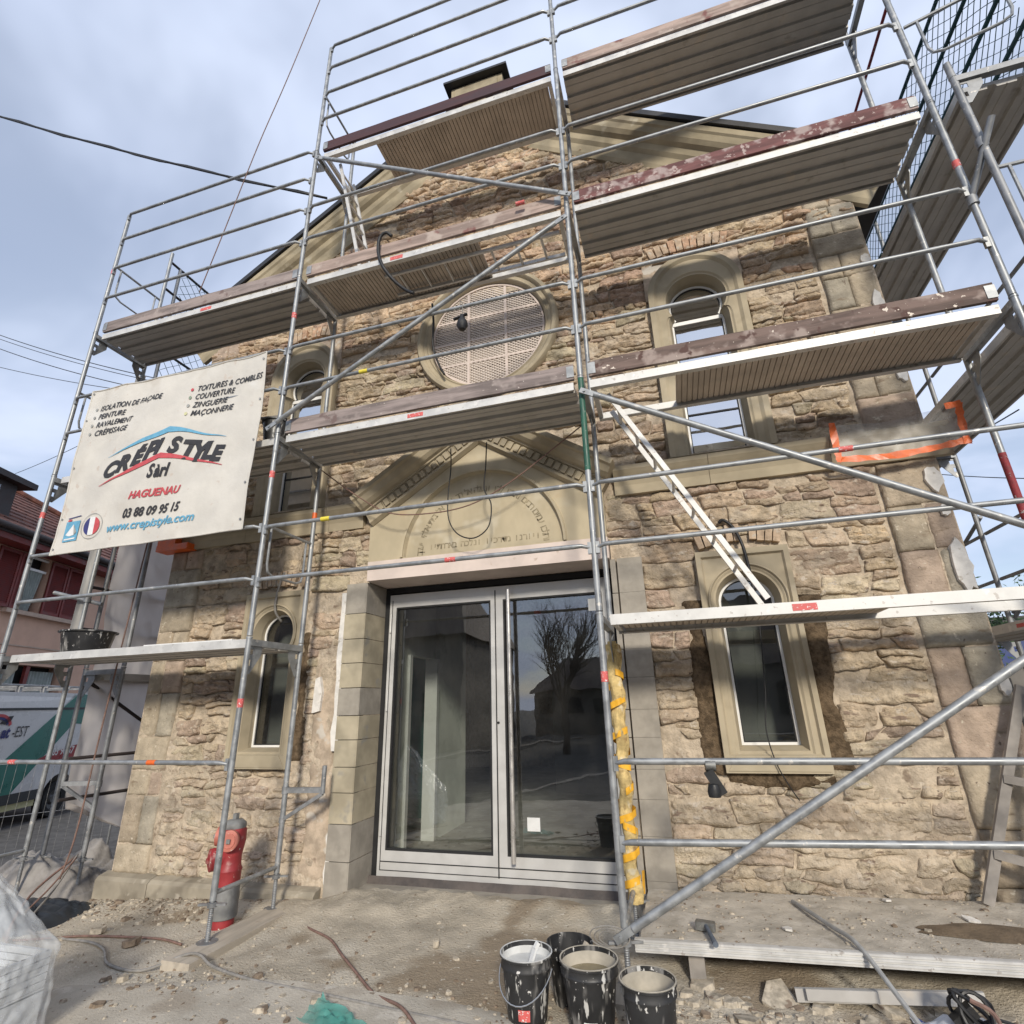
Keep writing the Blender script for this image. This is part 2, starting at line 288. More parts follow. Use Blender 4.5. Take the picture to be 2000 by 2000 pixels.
class MB:
    """collects geometry (world coordinates unless local=True at build) for ONE mesh object"""
    def __init__(s): s.v = []; s.f = []; s.mi = []; s.cur = 0
    def add(s, vs, fs):
        b = len(s.v); s.v.extend([tuple(q) for q in vs])
        for f in fs: s.f.append(tuple(b+i for i in f)); s.mi.append(s.cur)
        return s
    def box(s, x0, x1, y0, y1, z0, z1):
        x0, x1 = min(x0, x1), max(x0, x1); y0, y1 = min(y0, y1), max(y0, y1); z0, z1 = min(z0, z1), max(z0, z1)
        return s.add([(x0,y0,z0),(x1,y0,z0),(x1,y1,z0),(x0,y1,z0),(x0,y0,z1),(x1,y0,z1),(x1,y1,z1),(x0,y1,z1)],
                     [(3,2,1,0),(4,5,6,7),(0,1,5,4),(1,2,6,5),(2,3,7,6),(3,0,4,7)])
    def obox(s, p0, p1, w, h, up=(0,0,1)):
        """box along p0-p1, width w across, height h along up"""
        p0, p1 = Vector(p0), Vector(p1); d = (p1-p0).normalized(); u = Vector(up)
        a = d.cross(u).normalized(); u = a.cross(d).normalized(); vs = []
        for p in (p0, p1):
            for sa, su in ((-1,-1),(1,-1),(1,1),(-1,1)): vs.append(p+a*(w/2*sa)+u*(h/2*su))
        return s.add(vs, [(0,3,2,1),(4,5,6,7),(0,1,5,4),(1,2,6,5),(2,3,7,6),(3,0,4,7)])
    def tube(s, pts, r, n=10, cap=True):
        pts = [Vector(p) for p in pts]
        rs = r if isinstance(r, (list, tuple)) else [r]*len(pts)
        d0 = (pts[1]-pts[0]).normalized()
        a = d0.orthogonal().normalized(); vs = []; fs = []
        for i, p in enumerate(pts):
            d = (pts[min(i+1, len(pts)-1)]-pts[max(i-1, 0)]).normalized()
            a = (a-d*a.dot(d)).normalized(); b = d.cross(a)
            for k in range(n):
                t = 2*math.pi*k/n; vs.append(p+(a*math.cos(t)+b*math.sin(t))*rs[i])
        for i in range(len(pts)-1):
            for k in range(n):
                k2 = (k+1) % n; fs.append((i*n+k, i*n+k2, (i+1)*n+k2, (i+1)*n+k))
        if cap:
            fs.append(tuple(reversed(range(n)))); fs.append(tuple(range((len(pts)-1)*n, len(pts)*n)))
        return s.add(vs, fs)
    def lathe(s, prof, c, n=24, axis='z', close=False):
        """prof: (radius, height) list about a vertical (or y / x) axis through c"""
        vs = []; fs = []; m_ = len(prof)
        for k in range(n):
            t = 2*math.pi*k/n; ct, st = math.cos(t), math.sin(t)
            for r, h in prof:
                if axis == 'z': vs.append((c[0]+r*ct, c[1]+r*st, c[2]+h))
                elif axis == 'y': vs.append((c[0]+r*ct, c[1]+h, c[2]+r*st))
                else: vs.append((c[0]+h, c[1]+r*ct, c[2]+r*st))
        for k in range(n):
            k2 = (k+1) % n
            for i in range(m_-1):
                q = (k*m_+i, k2*m_+i, k2*m_+i+1, k*m_+i+1)
                fs.append(q if axis != 'y' else q[::-1])
            if close: fs.append((k*m_+m_-1, k2*m_+m_-1, k2*m_, k*m_))
        return s.add(vs, fs)
    def prism(s, prof, fn0, fn1, cap=True):
        """2-D profile mapped by fn0(u,v) and fn1(u,v) to the two ends"""
        n = len(prof); vs = [fn0(*p) for p in prof]+[fn1(*p) for p in prof]
        fs = [(i, (i+1) % n, n+(i+1) % n, n+i) for i in range(n)]
        if cap:
            tri = tessellate_polygon([[Vector((p[0], p[1], 0)) for p in prof]])
            fs += [tuple(t) for t in tri]+[tuple(n+i for i in reversed(t)) for t in tri]
        return s.add(vs, fs)
    def plate(s, outer, holes, y0, y1, back=False):
        """flat plate in the xz plane from y0 (front) to y1, outline outer, list of hole outlines"""
        loops = [outer]+list(holes); flat = [p for l in loops for p in l]; n = len(flat)
        tri = tessellate_polygon([[Vector((p[0], p[1], 0)) for p in l] for l in loops])
        vs = [(p[0], y0, p[1]) for p in flat]+[(p[0], y1, p[1]) for p in flat]
        fs = [tuple(t) for t in tri]
        if back: fs += [tuple(n+i for i in t) for t in tri]
        o = 0
        for l in loops:
            k = len(l)
            for i in range(k):
                a, b = o+i, o+(i+1) % k; fs.append((a, b, n+b, n+a))
            o += k
        return s.add(vs, fs)
    def loft(s, la, lb, ya, yb):
        n = len(la); vs = [(p[0], ya, p[1]) for p in la]+[(p[0], yb, p[1]) for p in lb]
        return s.add(vs, [(i, (i+1) % n, n+(i+1) % n, n+i) for i in range(n)])
    def grid(s, P):
        """P: array (nu, nv, 3)"""
        nu, nv = P.shape[:2]; vs = P.reshape(-1, 3).tolist()
        fs = [(i*nv+j, (i+1)*nv+j, (i+1)*nv+j+1, i*nv+j+1) for i in range(nu-1) for j in range(nv-1)]
        return s.add(vs, fs)
    def build(s, name, mats, parent=None, smooth=False, local=False, fix=True):
        me = bpy.data.meshes.new(name)
        off = Vector((0, 0, 0)) if local else wloc(parent)
        me.from_pydata([(x-off.x, y-off.y, z-off.z) for x, y, z in s.v], [], s.f)
        for mname in ([mats] if isinstance(mats, str) else mats): me.materials.append(MATS[mname])
        if any(s.mi): me.polygons.foreach_set('material_index', s.mi)
        if fix:
            bm = bmesh.new(); bm.from_mesh(me); bmesh.ops.recalc_face_normals(bm, faces=bm.faces); bm.to_mesh(me); bm.free()
        if smooth:
            me.polygons.foreach_set('use_smooth', [True]*len(me.polygons))
            if smooth != 'all': me.set_sharp_from_angle(angle=R(40))
        o = bpy.data.objects.new(name, me); COL.objects.link(o); o.parent = parent
        return o
def copy_tree(o, parent=None):
    c = o.copy(); COL.objects.link(c); c.parent = parent
    for ch in o.children: copy_tree(ch, c)
    return c
def arc(cx, cz, r, a0, a1, n): return [(cx+r*math.cos(a0+(a1-a0)*i/n), cz+r*math.sin(a0+(a1-a0)*i/n)) for i in range(n+1)]
def rect(x0, x1, z0, z1): return [(x0, z0), (x1, z0), (x1, z1), (x0, z1)]
def sag(p0, p1, drop, n=14, wob=0.0):
    p0, p1 = Vector(p0), Vector(p1); out_ = []
    for i in range(n+1):
        t = i/n; q = p0.lerp(p1, t); q.z -= drop*4*t*(1-t)
        if wob and 0 < i < n: q += Vector((rnd.uniform(-wob, wob), rnd.uniform(-wob, wob), rnd.uniform(-wob, wob)*.4))
        out_.append(q)
    return out_
def spline(pts, per=6):
    P = [Vector(p) for p in pts]; P = [P[0]*2-P[1]]+P+[P[-1]*2-P[-2]]; o = []
    for i in range(1, len(P)-2):
        for k in range(per):
            t = k/per; a, b, c, d = P[i-1], P[i], P[i+1], P[i+2]
            o.append(0.5*((2*b)+(c-a)*t+(2*a-5*b+4*c-d)*t*t+(3*b-a-3*c+d)*t**3))
    o.append(P[-2]); return o
def text_mb(body, size, shear=0.0, bold=0.0, width=1.0, extrude=0.0, space=1.0):
    """2-D mesh of a line of text: list of (x,y) verts and faces, origin at left baseline"""
    cu = bpy.data.curves.new('t', 'FONT'); cu.body = body; cu.size = size; cu.shear = shear; cu.offset = bold; cu.resolution_u = 3
    cu.space_character = space; cu.fill_mode = 'FRONT'
    ob = bpy.data.objects.new('t', cu); me = bpy.data.meshes.new_from_object(ob)
    vs = [(v.co.x*width, v.co.y) for v in me.vertices]; fs = [tuple(p.vertices) for p in me.polygons]
    bpy.data.objects.remove(ob); bpy.data.curves.remove(cu); bpy.data.meshes.remove(me)
    return vs, fs
# value noise
def _h(ix, iz, seed):
    n = (ix.astype(np.int64)*374761393+iz.astype(np.int64)*668265263+seed*1442695041) & 0x7fffffff
    n = ((n ^ (n >> 13))*1274126177) & 0x7fffffff
    return ((n ^ (n >> 16)) & 0xffff)/65535.0
def vn(x, z, seed=0):
    x = np.asarray(x, float); z = np.asarray(z, float); ix, iz = np.floor(x), np.floor(z); fx, fz = x-ix, z-iz
    fx = fx*fx*(3-2*fx); fz = fz*fz*(3-2*fz)
    a, b, c, d = _h(ix, iz, seed), _h(ix+1, iz, seed), _h(ix, iz+1, seed), _h(ix+1, iz+1, seed)
    return (a*(1-fx)+b*fx)*(1-fz)+(c*(1-fx)+d*fx)*fz-0.5
def fbm(x, z, f, oct_=3, seed=0):
    s = 0; a = 1.0
    for i in range(oct_): s = s+a*vn(x*f, z*f, seed+i*17); f *= 2.1; a *= .5
    return s

# ------------------------------------------------------------------ ground and street
XC = -1.27; Y0 = 1.05; XL, XR = -5.33, 2.80          # facade axis, wall face, wall corners
def gz(x, y):
    x = np.asarray(x, float)
    return -0.05*np.clip(-2.0-x, 0, 7)
nx, ny = 400, 150
gx = np.linspace(-7.6, 4.4, nx); gy = np.linspace(-3.4, 1.12, ny); X, Y = np.meshgrid(gx, gy, indexing='ij')
Z = gz(X, Y)+.022*fbm(X, Y, 1.3, 3, 5)+.010*fbm(X, Y, 6, 3, 9)+.005*np.maximum(0, fbm(X, Y, 19, 2, 3))
heap = np.exp(-((X+4.0)**2/2.2+(Y-.82)**2/.05))*.05+np.exp(-((X+2.5)**2/.6+(Y-.75)**2/.12))*.035+np.exp(-((X-1.2)**2/2+(Y-.35)**2/.1))*.05+.07*np.clip((Y-.62)/.4, 0, 1)*np.clip((X+2.75)/.25, 0, 1)*np.clip((.3-X)/.25, 0, 1)
Z += heap*(1+.35*fbm(X, Y, 9, 3, 31))
edge = np.minimum(np.minimum(X-gx[0], gx[-1]-X), np.minimum(Y-gy[0], 9)); Z -= np.clip(.08-edge*.3, 0, .08)
g = MB(); g.grid(np.stack([X, Y, Z], -1)); gr = g.build('ground', 'dirt', smooth='all', fix=False); tag(gr, kind='structure')
X, Y = np.meshgrid(np.linspace(-3.6, 1.2, 90), np.linspace(-3.2, -.40, 50), indexing='ij')
g = MB(); g.grid(np.stack([X, Y, gz(X, Y)+.014-.03*np.clip((Y+.52+.16*np.sin(X*1.3+.6))/.12, 0, 1)+.003*fbm(X, Y, 3, 2, 77)], -1)); tag(g.build('concrete_slab', 'concrete_slab', smooth='all', fix=False), kind='structure')
g = MB(); g.add([(-160, -160, -.62), (160, -160, -.62), (160, 160, -.62), (-160, 160, -.62)], [(0, 1, 2, 3)])
tag(g.build('far_ground', 'ground_far'), kind='structure')
g = MB(); g.add([(-7.4, -40, -.36), (14, -40, -.10), (14, 1.1, -.10), (-7.4, 1.1, -.36)], [(0, 1, 2, 3)]); tag(g.build('forecourt', 'ground_far'), kind='structure')
T_ = Vector((-.33, .944)); N_ = Vector((.944, .33))
def street(a, b, z, name, m_):
    g = MB(); P = Vector((-12.24, 5.27)); c = [P+N_*a-T_*30, P+N_*b-T_*30, P+N_*b+T_*60, P+N_*a+T_*60]
    g.add([(q.x, q.y, z) for q in c], [(0, 1, 2, 3)]); return tag(g.build(name, m_), kind='structure')
street(-2.6, 4.9, -.385, 'road', 'asphalt')
g = MB(); P = Vector((-12.24, 5.27))
for a, b in ((-2.85, -2.6), (4.9, 5.05)):
    q = [P+N_*a-T_*30, P+N_*b-T_*30, P+N_*b+T_*60, P+N_*a+T_*60]
    g.add([(p.x, p.y, z) for z in (-.5, -.27) for p in q], [(4, 5, 6, 7), (0, 1, 5, 4), (1, 2, 6, 5), (2, 3, 7, 6), (3, 0, 4, 7)])
tag(g.build('kerb', 'cement'), kind='structure')
street(-5, -2.85, -.285, 'pavement', 'ground_far')

# ------------------------------------------------------------------ the stone building
bld = thing('stone_building', (XC, Y0, 0), 'gabled rubble stone building with arched windows and carved portal behind the scaffolding', 'building')
ZA = 9.62; SL = .655                                   # roof apex and slope (at the cornice front)
def rake_z(x, off=0.0): return ZA-SL*abs(x-XC)-off
win_lo = [(1.145, 1.04, 2.82, .378), (2*XC-1.145, 1.04, 2.82, .378)]       # centre x, bottom, top, half width
win_up = [(1.15, 3.77, 6.16, .475), (2*XC-1.15, 3.77, 6.16, .475)]
DOOR = (-2.55, 0.02, -.2, 3.05)
ROSE = (-1.20, 5.76, .88)
holes = [DOOR]+[(c-h+.06, c+h-.06, a+.06, b-.06) for c, a, b, h in win_lo+win_up]+[(ROSE[0]-.9, ROSE[0]+.9, ROSE[1]-.9, ROSE[1]+.9)]
xs = sorted({XL, XR}|{v for h in holes for v in h[:2]}); zs = sorted({-.5, 6.3}|{v for h in holes for v in h[2:] if v > -.5})
w = MB(); YW = Y0+.012
for i in range(len(xs)-1):
    for j in range(len(zs)-1):
        a, b, c, d = xs[i], xs[i+1], zs[j], zs[j+1]; mx_, mz_ = (a+b)/2, (c+d)/2
        if any(h[0] < mx_ < h[1] and h[2] < mz_ < h[3] for h in holes): continue
        nu, nv = max(1, int((b-a)/.05)), max(1, int((d-c)/.05))
        gx_, gz_ = np.meshgrid(np.linspace(a, b, nu+1), np.linspace(c, d, nv+1), indexing='ij')
        w.grid(np.stack([gx_, YW-.007+.012*fbm(gx_, gz_, 9, 2, 4)+.038*fbm(gx_, gz_, 1.6, 2, 44)-.004*np.clip((1.9-gz_)/1.2, 0, 1)+.010*np.clip((gz_-2.6)/1.5, 0, 1), gz_], -1))
gx_, gt = np.meshgrid(np.linspace(XL, XR, 160), np.linspace(0, 1, 60), indexing='ij')
gz_ = 6.3+gt*(np.maximum(6.32, ZA-SL*np.abs(gx_-XC)-.12)-6.3); w.grid(np.stack([gx_, YW-.007+.012*fbm(gx_, gz_, 9, 2, 4)+.038*fbm(gx_, gz_, 1.6, 2, 44)-.004*np.clip((1.9-gz_)/1.2, 0, 1)+.010*np.clip((gz_-2.6)/1.5, 0, 1), gz_], -1))
w.plate(rect(ROSE[0]-.9, ROSE[0]+.9, ROSE[1]-.9, ROSE[1]+.9), [arc(ROSE[0], ROSE[1], .8, 0, 2*math.pi*39/40, 39)], YW+.004, YW+.1)
for h in holes[:-1]:                                   # reveals through the wall
    a, b, c, d = h; w.add([(x, y, z) for y in (YW+.02, YW+.42) for x, z in ((a, c), (b, c), (b, d), (a, d))], [(0, 4, 5, 1), (1, 5, 6, 2), (2, 6, 7, 3), (3, 7, 4, 0)])
wall = w.build('wall', 'mortar', bld, smooth='all', fix=False)
s_ = MB()                                              # other outside walls, inner faces
for x0, x1 in ((XL, XL+.4), (XR-.4, XR)): s_.box(x0, x1, Y0+.03, 11, -.6, 6.75)
s_.box(XL+.4, XR-.4, 10.6, 11, -.6, 6.7)
s_.build('side_wall', 'render_patch', bld)
rf = MB()
for sgn in (-1, 1):
    xe = XC+sgn*(XR-XC+.45); ze = rake_z(xe); n_ = Vector((sgn*SL, 0, 1)).normalized()
    p = [Vector((XC, .80, ZA)), Vector((xe, .80, ze)), Vector((xe, 11.2, ze)), Vector((XC, 11.2, ZA))]
    rf.add([q+n_*.02 for q in p]+[q+n_*.09 for q in p], [(0, 1, 2, 3), (4, 5, 6, 7), (0, 1, 5, 4), (1, 2, 6, 5), (2, 3, 7, 6), (3, 0, 4, 7)])
rf_o = rf.build('roof', 'roof_metal', bld)
# raking cornice: moulded profile (depth in front of the wall, distance below the roof line measured square to it)
prof = [(-.02, .0), (.22, .0), (.22, .07), (.20, .09), (.185, .16), (.15, .20), (.10, .225), (.09, .30), (.055, .34), (.05, .45), (.03, .50), (-.02, .50)]
for sgn in (-1, 1):
    c_ = MB(); cs = 1/math.sqrt(1+SL*SL)
    def end(x):
        return lambda d, t: (x+(-sgn*SL*cs*t if x != XC else 0), Y0-d, (rake_z(x)-cs*t if x != XC else ZA-t/cs))
    c_.prism(prof, end(XC), end(XC+sgn*(XR-XC+.40)))
    c_.build('raking_cornice', 'gable_stone', bld)
ab = MB(); ab.box(XC-.40, XC+.38, Y0-.10, Y0+.45, 9.1, 10.13); ab.box(XC-.33, XC+.31, Y0-.125, Y0-.10, 9.35, 10.06)
apx = ab.build('apex_block', 'gable_stone', bld)
ac = MB(); ac.add([(x, y, z) for x, y, z in ((XC-.49, Y0-.20, 10.18), (XC+.47, Y0-.20, 10.18), (XC+.47, Y0+.52, 10.20), (XC-.49, Y0+.52, 10.20), (XC-.49, Y0-.20, 10.14), (XC+.47, Y0-.20, 10.14), (XC+.47, Y0+.52, 10.16), (XC-.49, Y0+.52, 10.16))],
                  [(0, 1, 2, 3), (7, 6, 5, 4), (0, 4, 5, 1), (1, 5, 6, 2), (2, 6, 7, 3), (3, 7, 4, 0)]); ac.build('metal_cap', 'roof_metal', apx)

# ---- rubble masonry: irregular stones laid in wavering courses, each its own rough block
PAL = [(.57, .465, .335), (.56, .45, .315), (.55, .435, .31), (.53, .41, .295), (.51, .385, .28), (.43, .325, .25), (.53, .45, .315), (.57, .46, .33), (.56, .44, .30), (.58, .485, .35), (.56, .45, .32), (.53, .415, .295), (.48, .36, .275)]
def tintcol(x, z):
    c = list(rnd.choice(PAL)); k = rnd.uniform(.82, 1.12)
    if z > 5.6: c = [c[0]*1.04, c[1]*.97, c[2]*.93]
    dk = max(0, min(1, (2.0-z)/1.6))*rnd.uniform(.25, .75)
    return [v*k*(1-dk)+d*dk for v, d in zip(c, (.54, .465, .36))]
def warp(x, z):
    return (x+.045*fbm(x, z, 2.3, 2, 11)+.022*fbm(x, z, 8, 2, 12), z+.05*fbm(x, z, 1.9, 2, 13)+.026*fbm(x, z, 7, 2, 14))
stones = []
def stone(q, proud, rough, flat=False, dens=.0155):
    """q: corner points (bl, br, tr, tl) in wall coordinates"""
    (ax, az), (bx, bz), (cx2, cz2), (dx, dz) = q
    wd = max(abs(bx-ax), abs(cx2-dx)); ht = max(abs(dz-az), abs(cz2-bz))
    nu, nv = max(5, int(wd/dens)), max(5, int(ht/dens))
    s, t = np.meshgrid(np.linspace(0, 1, nu+1), np.linspace(0, 1, nv+1), indexing='ij')
    if not flat:                                       # chip the corners unevenly
        for cs_, ct_ in ((0, 0), (1, 0), (0, 1), (1, 1)):
            k = rnd.uniform(0, .10); d = np.clip(1-(np.abs(s-cs_)*wd+np.abs(t-ct_)*ht)/(.9*min(wd, ht)), 0, 1)
            s = s+(.5-cs_)*2*k*d*min(1, ht/wd); t = t+(.5-ct_)*2*k*d
    x = (ax*(1-s)+bx*s)*(1-t)+(dx*(1-s)+cx2*s)*t; z = (az*(1-s)+bz*s)*(1-t)+(dz*(1-s)+cz2*s)*t
    if not flat:
        x, z = warp(x, z); x = x+.012*vn(x*21, z*21, 41); z = z+.012*vn(x*21, z*21, 43)
    else: x = x+.008*fbm(x, z, 6, 2, 12); z = z+.008*fbm(x, z, 6, 2, 14)
    mx_, mz_ = (ax+cx2)/2, (az+cz2)/2
    s0, t0 = np.meshgrid(np.linspace(0, 1, nu+1), np.linspace(0, 1, nv+1), indexing='ij')
    e = np.minimum(np.minimum(s0, 1-s0)*wd, np.minimum(t0, 1-t0)*ht)
    h = np.full_like(x, proud); sd_ = rnd.randrange(999)
    for i in range(3 if not flat else 1):
        gx2, gz2 = rnd.uniform(-.15, .15), rnd.uniform(-.20, .20)
        if flat: gx2 *= .15; gz2 *= .15
        h = np.minimum(h, proud*rnd.uniform(.8, 1.2)+gx2*(x-mx_)+gz2*(z-mz_)+rnd.uniform(-.002, .012))
    if not flat:                                       # bedding ledges and splits
        tl = rnd.uniform(-.18, .18); st = rnd.uniform(.022, .05)
        lay_ = np.floor((z-mz_+tl*(x-mx_)+.030*vn(x*7, z*7, sd_))/st+.5); h = h+(_h(lay_, lay_*0, sd_)-.5)*.030
        sp_ = np.floor((x-mx_+.5*(z-mz_)+.05*vn(x*5, z*9, sd_+2))/rnd.uniform(.07, .14)); h = h+(_h(sp_, lay_, sd_+3)-.5)*.018
    if flat: h = h+rough*.5*fbm(x, z*1.6, 11, 3, sd_)+rough*.5*fbm(x, z*1.3, 31, 2, sd_+5)
    else:
        rg_ = 1-2*np.abs(fbm(x*.8, z*1.5, 13, 2, sd_)); h = h+rough*.75*(rg_-.5)+rough*.55*fbm(x, z*1.5, 19, 2, sd_+5)+rough*.35*vn(x*55, z*60, sd_+8)
    k = np.clip(.62+e/.014, 0, 1); h = np.clip(h, .004, .10)*k
    y = Y0+.012-h
    n = (nu+1)*(nv+1); vs = np.stack([x, y, z], -1).reshape(-1, 3)
    idx = np.arange(n).reshape(nu+1, nv+1)
    fs = np.stack([idx[:-1, :-1], idx[1:, :-1], idx[1:, 1:], idx[:-1, 1:]], -1).reshape(-1, 4)
    ring = np.concatenate([idx[:-1, 0], idx[-1, :-1], idx[:0:-1, -1], idx[0, :0:-1]]); m_ = len(ring)      # sides square to the wall: crisp arrises
    sk = vs[ring].copy(); sk[:, 1] = Y0+.055; vs = np.concatenate([vs, sk]); r2_ = np.roll(np.arange(m_), -1)
    fs = np.concatenate([fs, np.stack([ring[r2_], ring, n+np.arange(m_), n+r2_], -1)])
    return vs, fs, wd*ht, (mx_, mz_)
def blocked(x0, x1, z0, z1):
    """free x intervals of a course between z0 and z1"""
    bl = []
    zm = (z0+z1)/2
    for c, a, b, h in win_lo:
        if z1 > a+.03 and z0 < b-.03: bl.append((c-h-.012-(.11 if c > 0 and z0 < 2.35 else .0), c+h+.012+(.12 if c > 0 and z0 < 2.35 else .07 if c < 0 and z0 < 2.4 else 0)))
    for c, a, b, h in win_up:
        if z1 > a+.02 and z0 < b-.02: bl.append((c-h-.012, c+h+.012))
    if z0 < 3.0: bl.append((-2.80-(.28 if z0 < 2.05 else 0), .30))
    if 3.0 <= z0 < 3.62: bl.append((-2.53, -.0))
    if z0 >= 3.62 and zm < 4.75:
        hw = (4.86-zm)/.63+.02
        if hw > 0: bl.append((XC-hw+.08, XC+hw-.08))
    rr = ROSE[2]-.03; dz_ = abs(zm-ROSE[1])
    if dz_ < rr: hw = math.sqrt(rr*rr-dz_*dz_); bl.append((ROSE[0]-hw, ROSE[0]+hw))
    iv = [(x0, x1)]
    for a, b in bl:
        nv_ = []
        for p, q in iv:
            if b <= p or a >= q: nv_.append((p, q)); continue
            if a-p > .05: nv_.append((p, a))
            if q-b > .05: nv_.append((b, q))
        iv = nv_
    return iv
QL, QR = XL+.45, XR-.45
def lay(z0, z1, big):
    z = z0
    while z < z1-.04:
        h = rnd.choice((.08, .10, .12, .13, .15, .17, .20, .24)) if big else rnd.choice((.055, .07, .08, .095, .11, .125, .15, .18))
        if z+h > z1-.06: h = z1-z
        xa, xb = QL+.035, QR-.035
        if z > 6.1:
            half = (ZA-z-h*.4-.18)/SL; xa, xb = max(XL, XC-half), min(XR, XC+half)
            if xb-xa < .3: break
        for p, q in blocked(xa, xb, z, z+h):
            x = p; jl = 0.0
            while x < q-.02:
                wd = h*rnd.uniform(1.0, 4.2) if h < .16 else h*rnd.uniform(.9, 2.6); wd = max(.09, min(wd, .58))
                if q-(x+wd) < .11: wd = q-x
                jr = 0.0 if x+wd >= q-1e-6 else rnd.uniform(-.035, .035)
                gp = rnd.uniform(.0005, .0055); a, b = x+gp, x+wd-gp; lo, hi = z+gp, z+h-gp
                dzl, dzr = rnd.uniform(-.014, .014), rnd.uniform(-.014, .014)
                qd = [(a+jl, lo+dzl*.5), (b+jr, lo+dzr*.5), (b-jr, hi+dzr), (a-jl, hi+dzl)]
                cut = rnd.random()
                pr_ = rnd.uniform(.016, .040); ro = rnd.uniform(.018, .034)
                pr_ += .008
                def put(qq):
                    vs, fs, ar, cc = stone(qq, pr_*rnd.uniform(.7, 1.15), ro); stones.append((ar, vs, fs, tintcol(*cc), cc))
                if h > .125 and cut < .34:                # two thin stones one above the other
                    k = rnd.uniform(.35, .65); zc_ = lo+(hi-lo)*k; t_ = rnd.uniform(-.025, .025)
                    put([qd[0], qd[1], (qd[1][0]*(1-k)+qd[2][0]*k, zc_-gp-t_), (qd[0][0]*(1-k)+qd[3][0]*k, zc_-gp+t_)])
                    put([(qd[0][0]*(1-k)+qd[3][0]*k, zc_+gp+t_), (qd[1][0]*(1-k)+qd[2][0]*k, zc_+gp-t_), qd[2], qd[3]])
                elif cut < .92: put(qd)
                jl = jr*1.0; x += wd
        z += h
lay(.06, 3.47, True); lay(3.74, 9.3, False)
stones.sort(key=lambda s: -s[0])
def stone_mesh(name, vs, fs, cols, matname):
    me = bpy.data.meshes.new(name); off = wloc(bld); vs = vs-np.array(off)
    me.vertices.add(len(vs)); me.vertices.foreach_set('co', vs.ravel())
    me.loops.add(len(fs)*4); me.loops.foreach_set('vertex_index', fs.ravel().astype(np.int32))
    me.polygons.add(len(fs)); me.polygons.foreach_set('loop_start', np.arange(len(fs), dtype=np.int32)*4)
    me.update(calc_edges=True); me.materials.append(MATS[matname])
    at = me.color_attributes.new('tint', 'FLOAT_COLOR', 'POINT'); at.data.foreach_set('color', cols.astype(np.float32).ravel())
    return me
def colarr(c, n): return np.tile(np.array(list(c)+[1.0]), (n, 1))
for ar, vs, fs, c, cc in stones[:300]:
    o = bpy.data.objects.new('stone', stone_mesh('stone', vs, fs, colarr(c, len(vs)), 'stone')); COL.objects.link(o); o.parent = wall
V_, F_, C_ = [], [], []; b_ = 0
for ar, vs, fs, c, cc in stones[300:]:
    V_.append(vs); F_.append(fs+b_); C_.append(colarr(c, len(vs))); b_ += len(vs)
o = bpy.data.objects.new('small_stones', stone_mesh('small_stones', np.concatenate(V_), np.concatenate(F_), np.concatenate(C_), 'stone')); COL.objects.link(o); o.parent = wall; tag(o, kind='stuff')
print('stones', len(stones))
# ---- corner quoins
for x0, x1, sgn in ((XL, QL, -1), (QR, XR, 1)):
    z = .06
    while z < 6.4:
        h = rnd.uniform(.24, .46); h = min(h, 3.46-z if z < 3.46 else 9); h = max(h, .1)
        if z < 3.46 and 3.46-(z+h) < .12: h = 3.46-z
        k = rnd.random(); cuts = [x0, x1] if k < .3 else [x0, x0+(x1-x0)*rnd.uniform(.4, .62), x1]
        for a, b in zip(cuts[:-1], cuts[1:]):
            vs, fs, ar, cc = stone([(a+.003, z+.003), (b-.003, z+.003), (b-.003, z+h-.003), (a+.003, z+h-.003)], .045, .016, True, .022)
            c = rnd.choice([(.44, .37, .275), (.46, .385, .285), (.42, .345, .255), (.43, .335, .26), (.40, .355, .28)]); kk = rnd.uniform(.85, 1.08)
            o = bpy.data.objects.new('quoin_block', stone_mesh('quoin_block', vs, fs, colarr([v*kk for v in c], len(vs)), 'quoin')); COL.objects.link(o); o.parent = wall
        z += h
        if abs(z-3.46) < .01: z = 3.78
for x0, x1 in ((XL-.003, XL+.2), (XR-.2, XR+.003)): qc = MB(); qc.box(x0, x1, Y0-.018, Y0+.03, .05, 6.45); qc.build('quoin_core', 'mortar', wall)
for i, (x0, z0, wd, ht) in enumerate(((2.70, 5.55, .085, .12), (2.69, 4.95, .09, .26), (2.70, 4.22, .09, .3), (2.66, 3.16, .13, .22), (2.70, 2.94, .07, .10), (2.68, 2.30, .11, .42), (2.72, 1.55, .07, .16))):
    n = 16; pts = []
    for k in range(n):
        t = 2*math.pi*k/n; r_ = rnd.uniform(.72, 1.1); pts.append((min(XR+.0, x0+wd/2+wd*.55*r_*math.cos(t)), z0+ht/2+ht*.55*r_*math.sin(t)))
    MB().plate(pts, [], Y0-.055-.002*i, Y0-.01).build('plaster_remnant', 'white_plaster', wall)
# ---- plinth
for xa, xb in ((-5.40, -4.72), (-4.72, -3.62), (-3.62, -2.83), (.33, 1.5), (1.5, 2.88)):
    pl = MB(); pl.prism([(0, -.6), (.13, -.6), (.13, .02), (.10, .05), (0, .075)], (lambda x: lambda d, z: (x+.004, Y0+.0-d, z))(xa), (lambda x: lambda d, z: (x-.004, Y0+.0-d, z))(xb))
    pl.build('plinth_block', 'plinth_stone', wall)
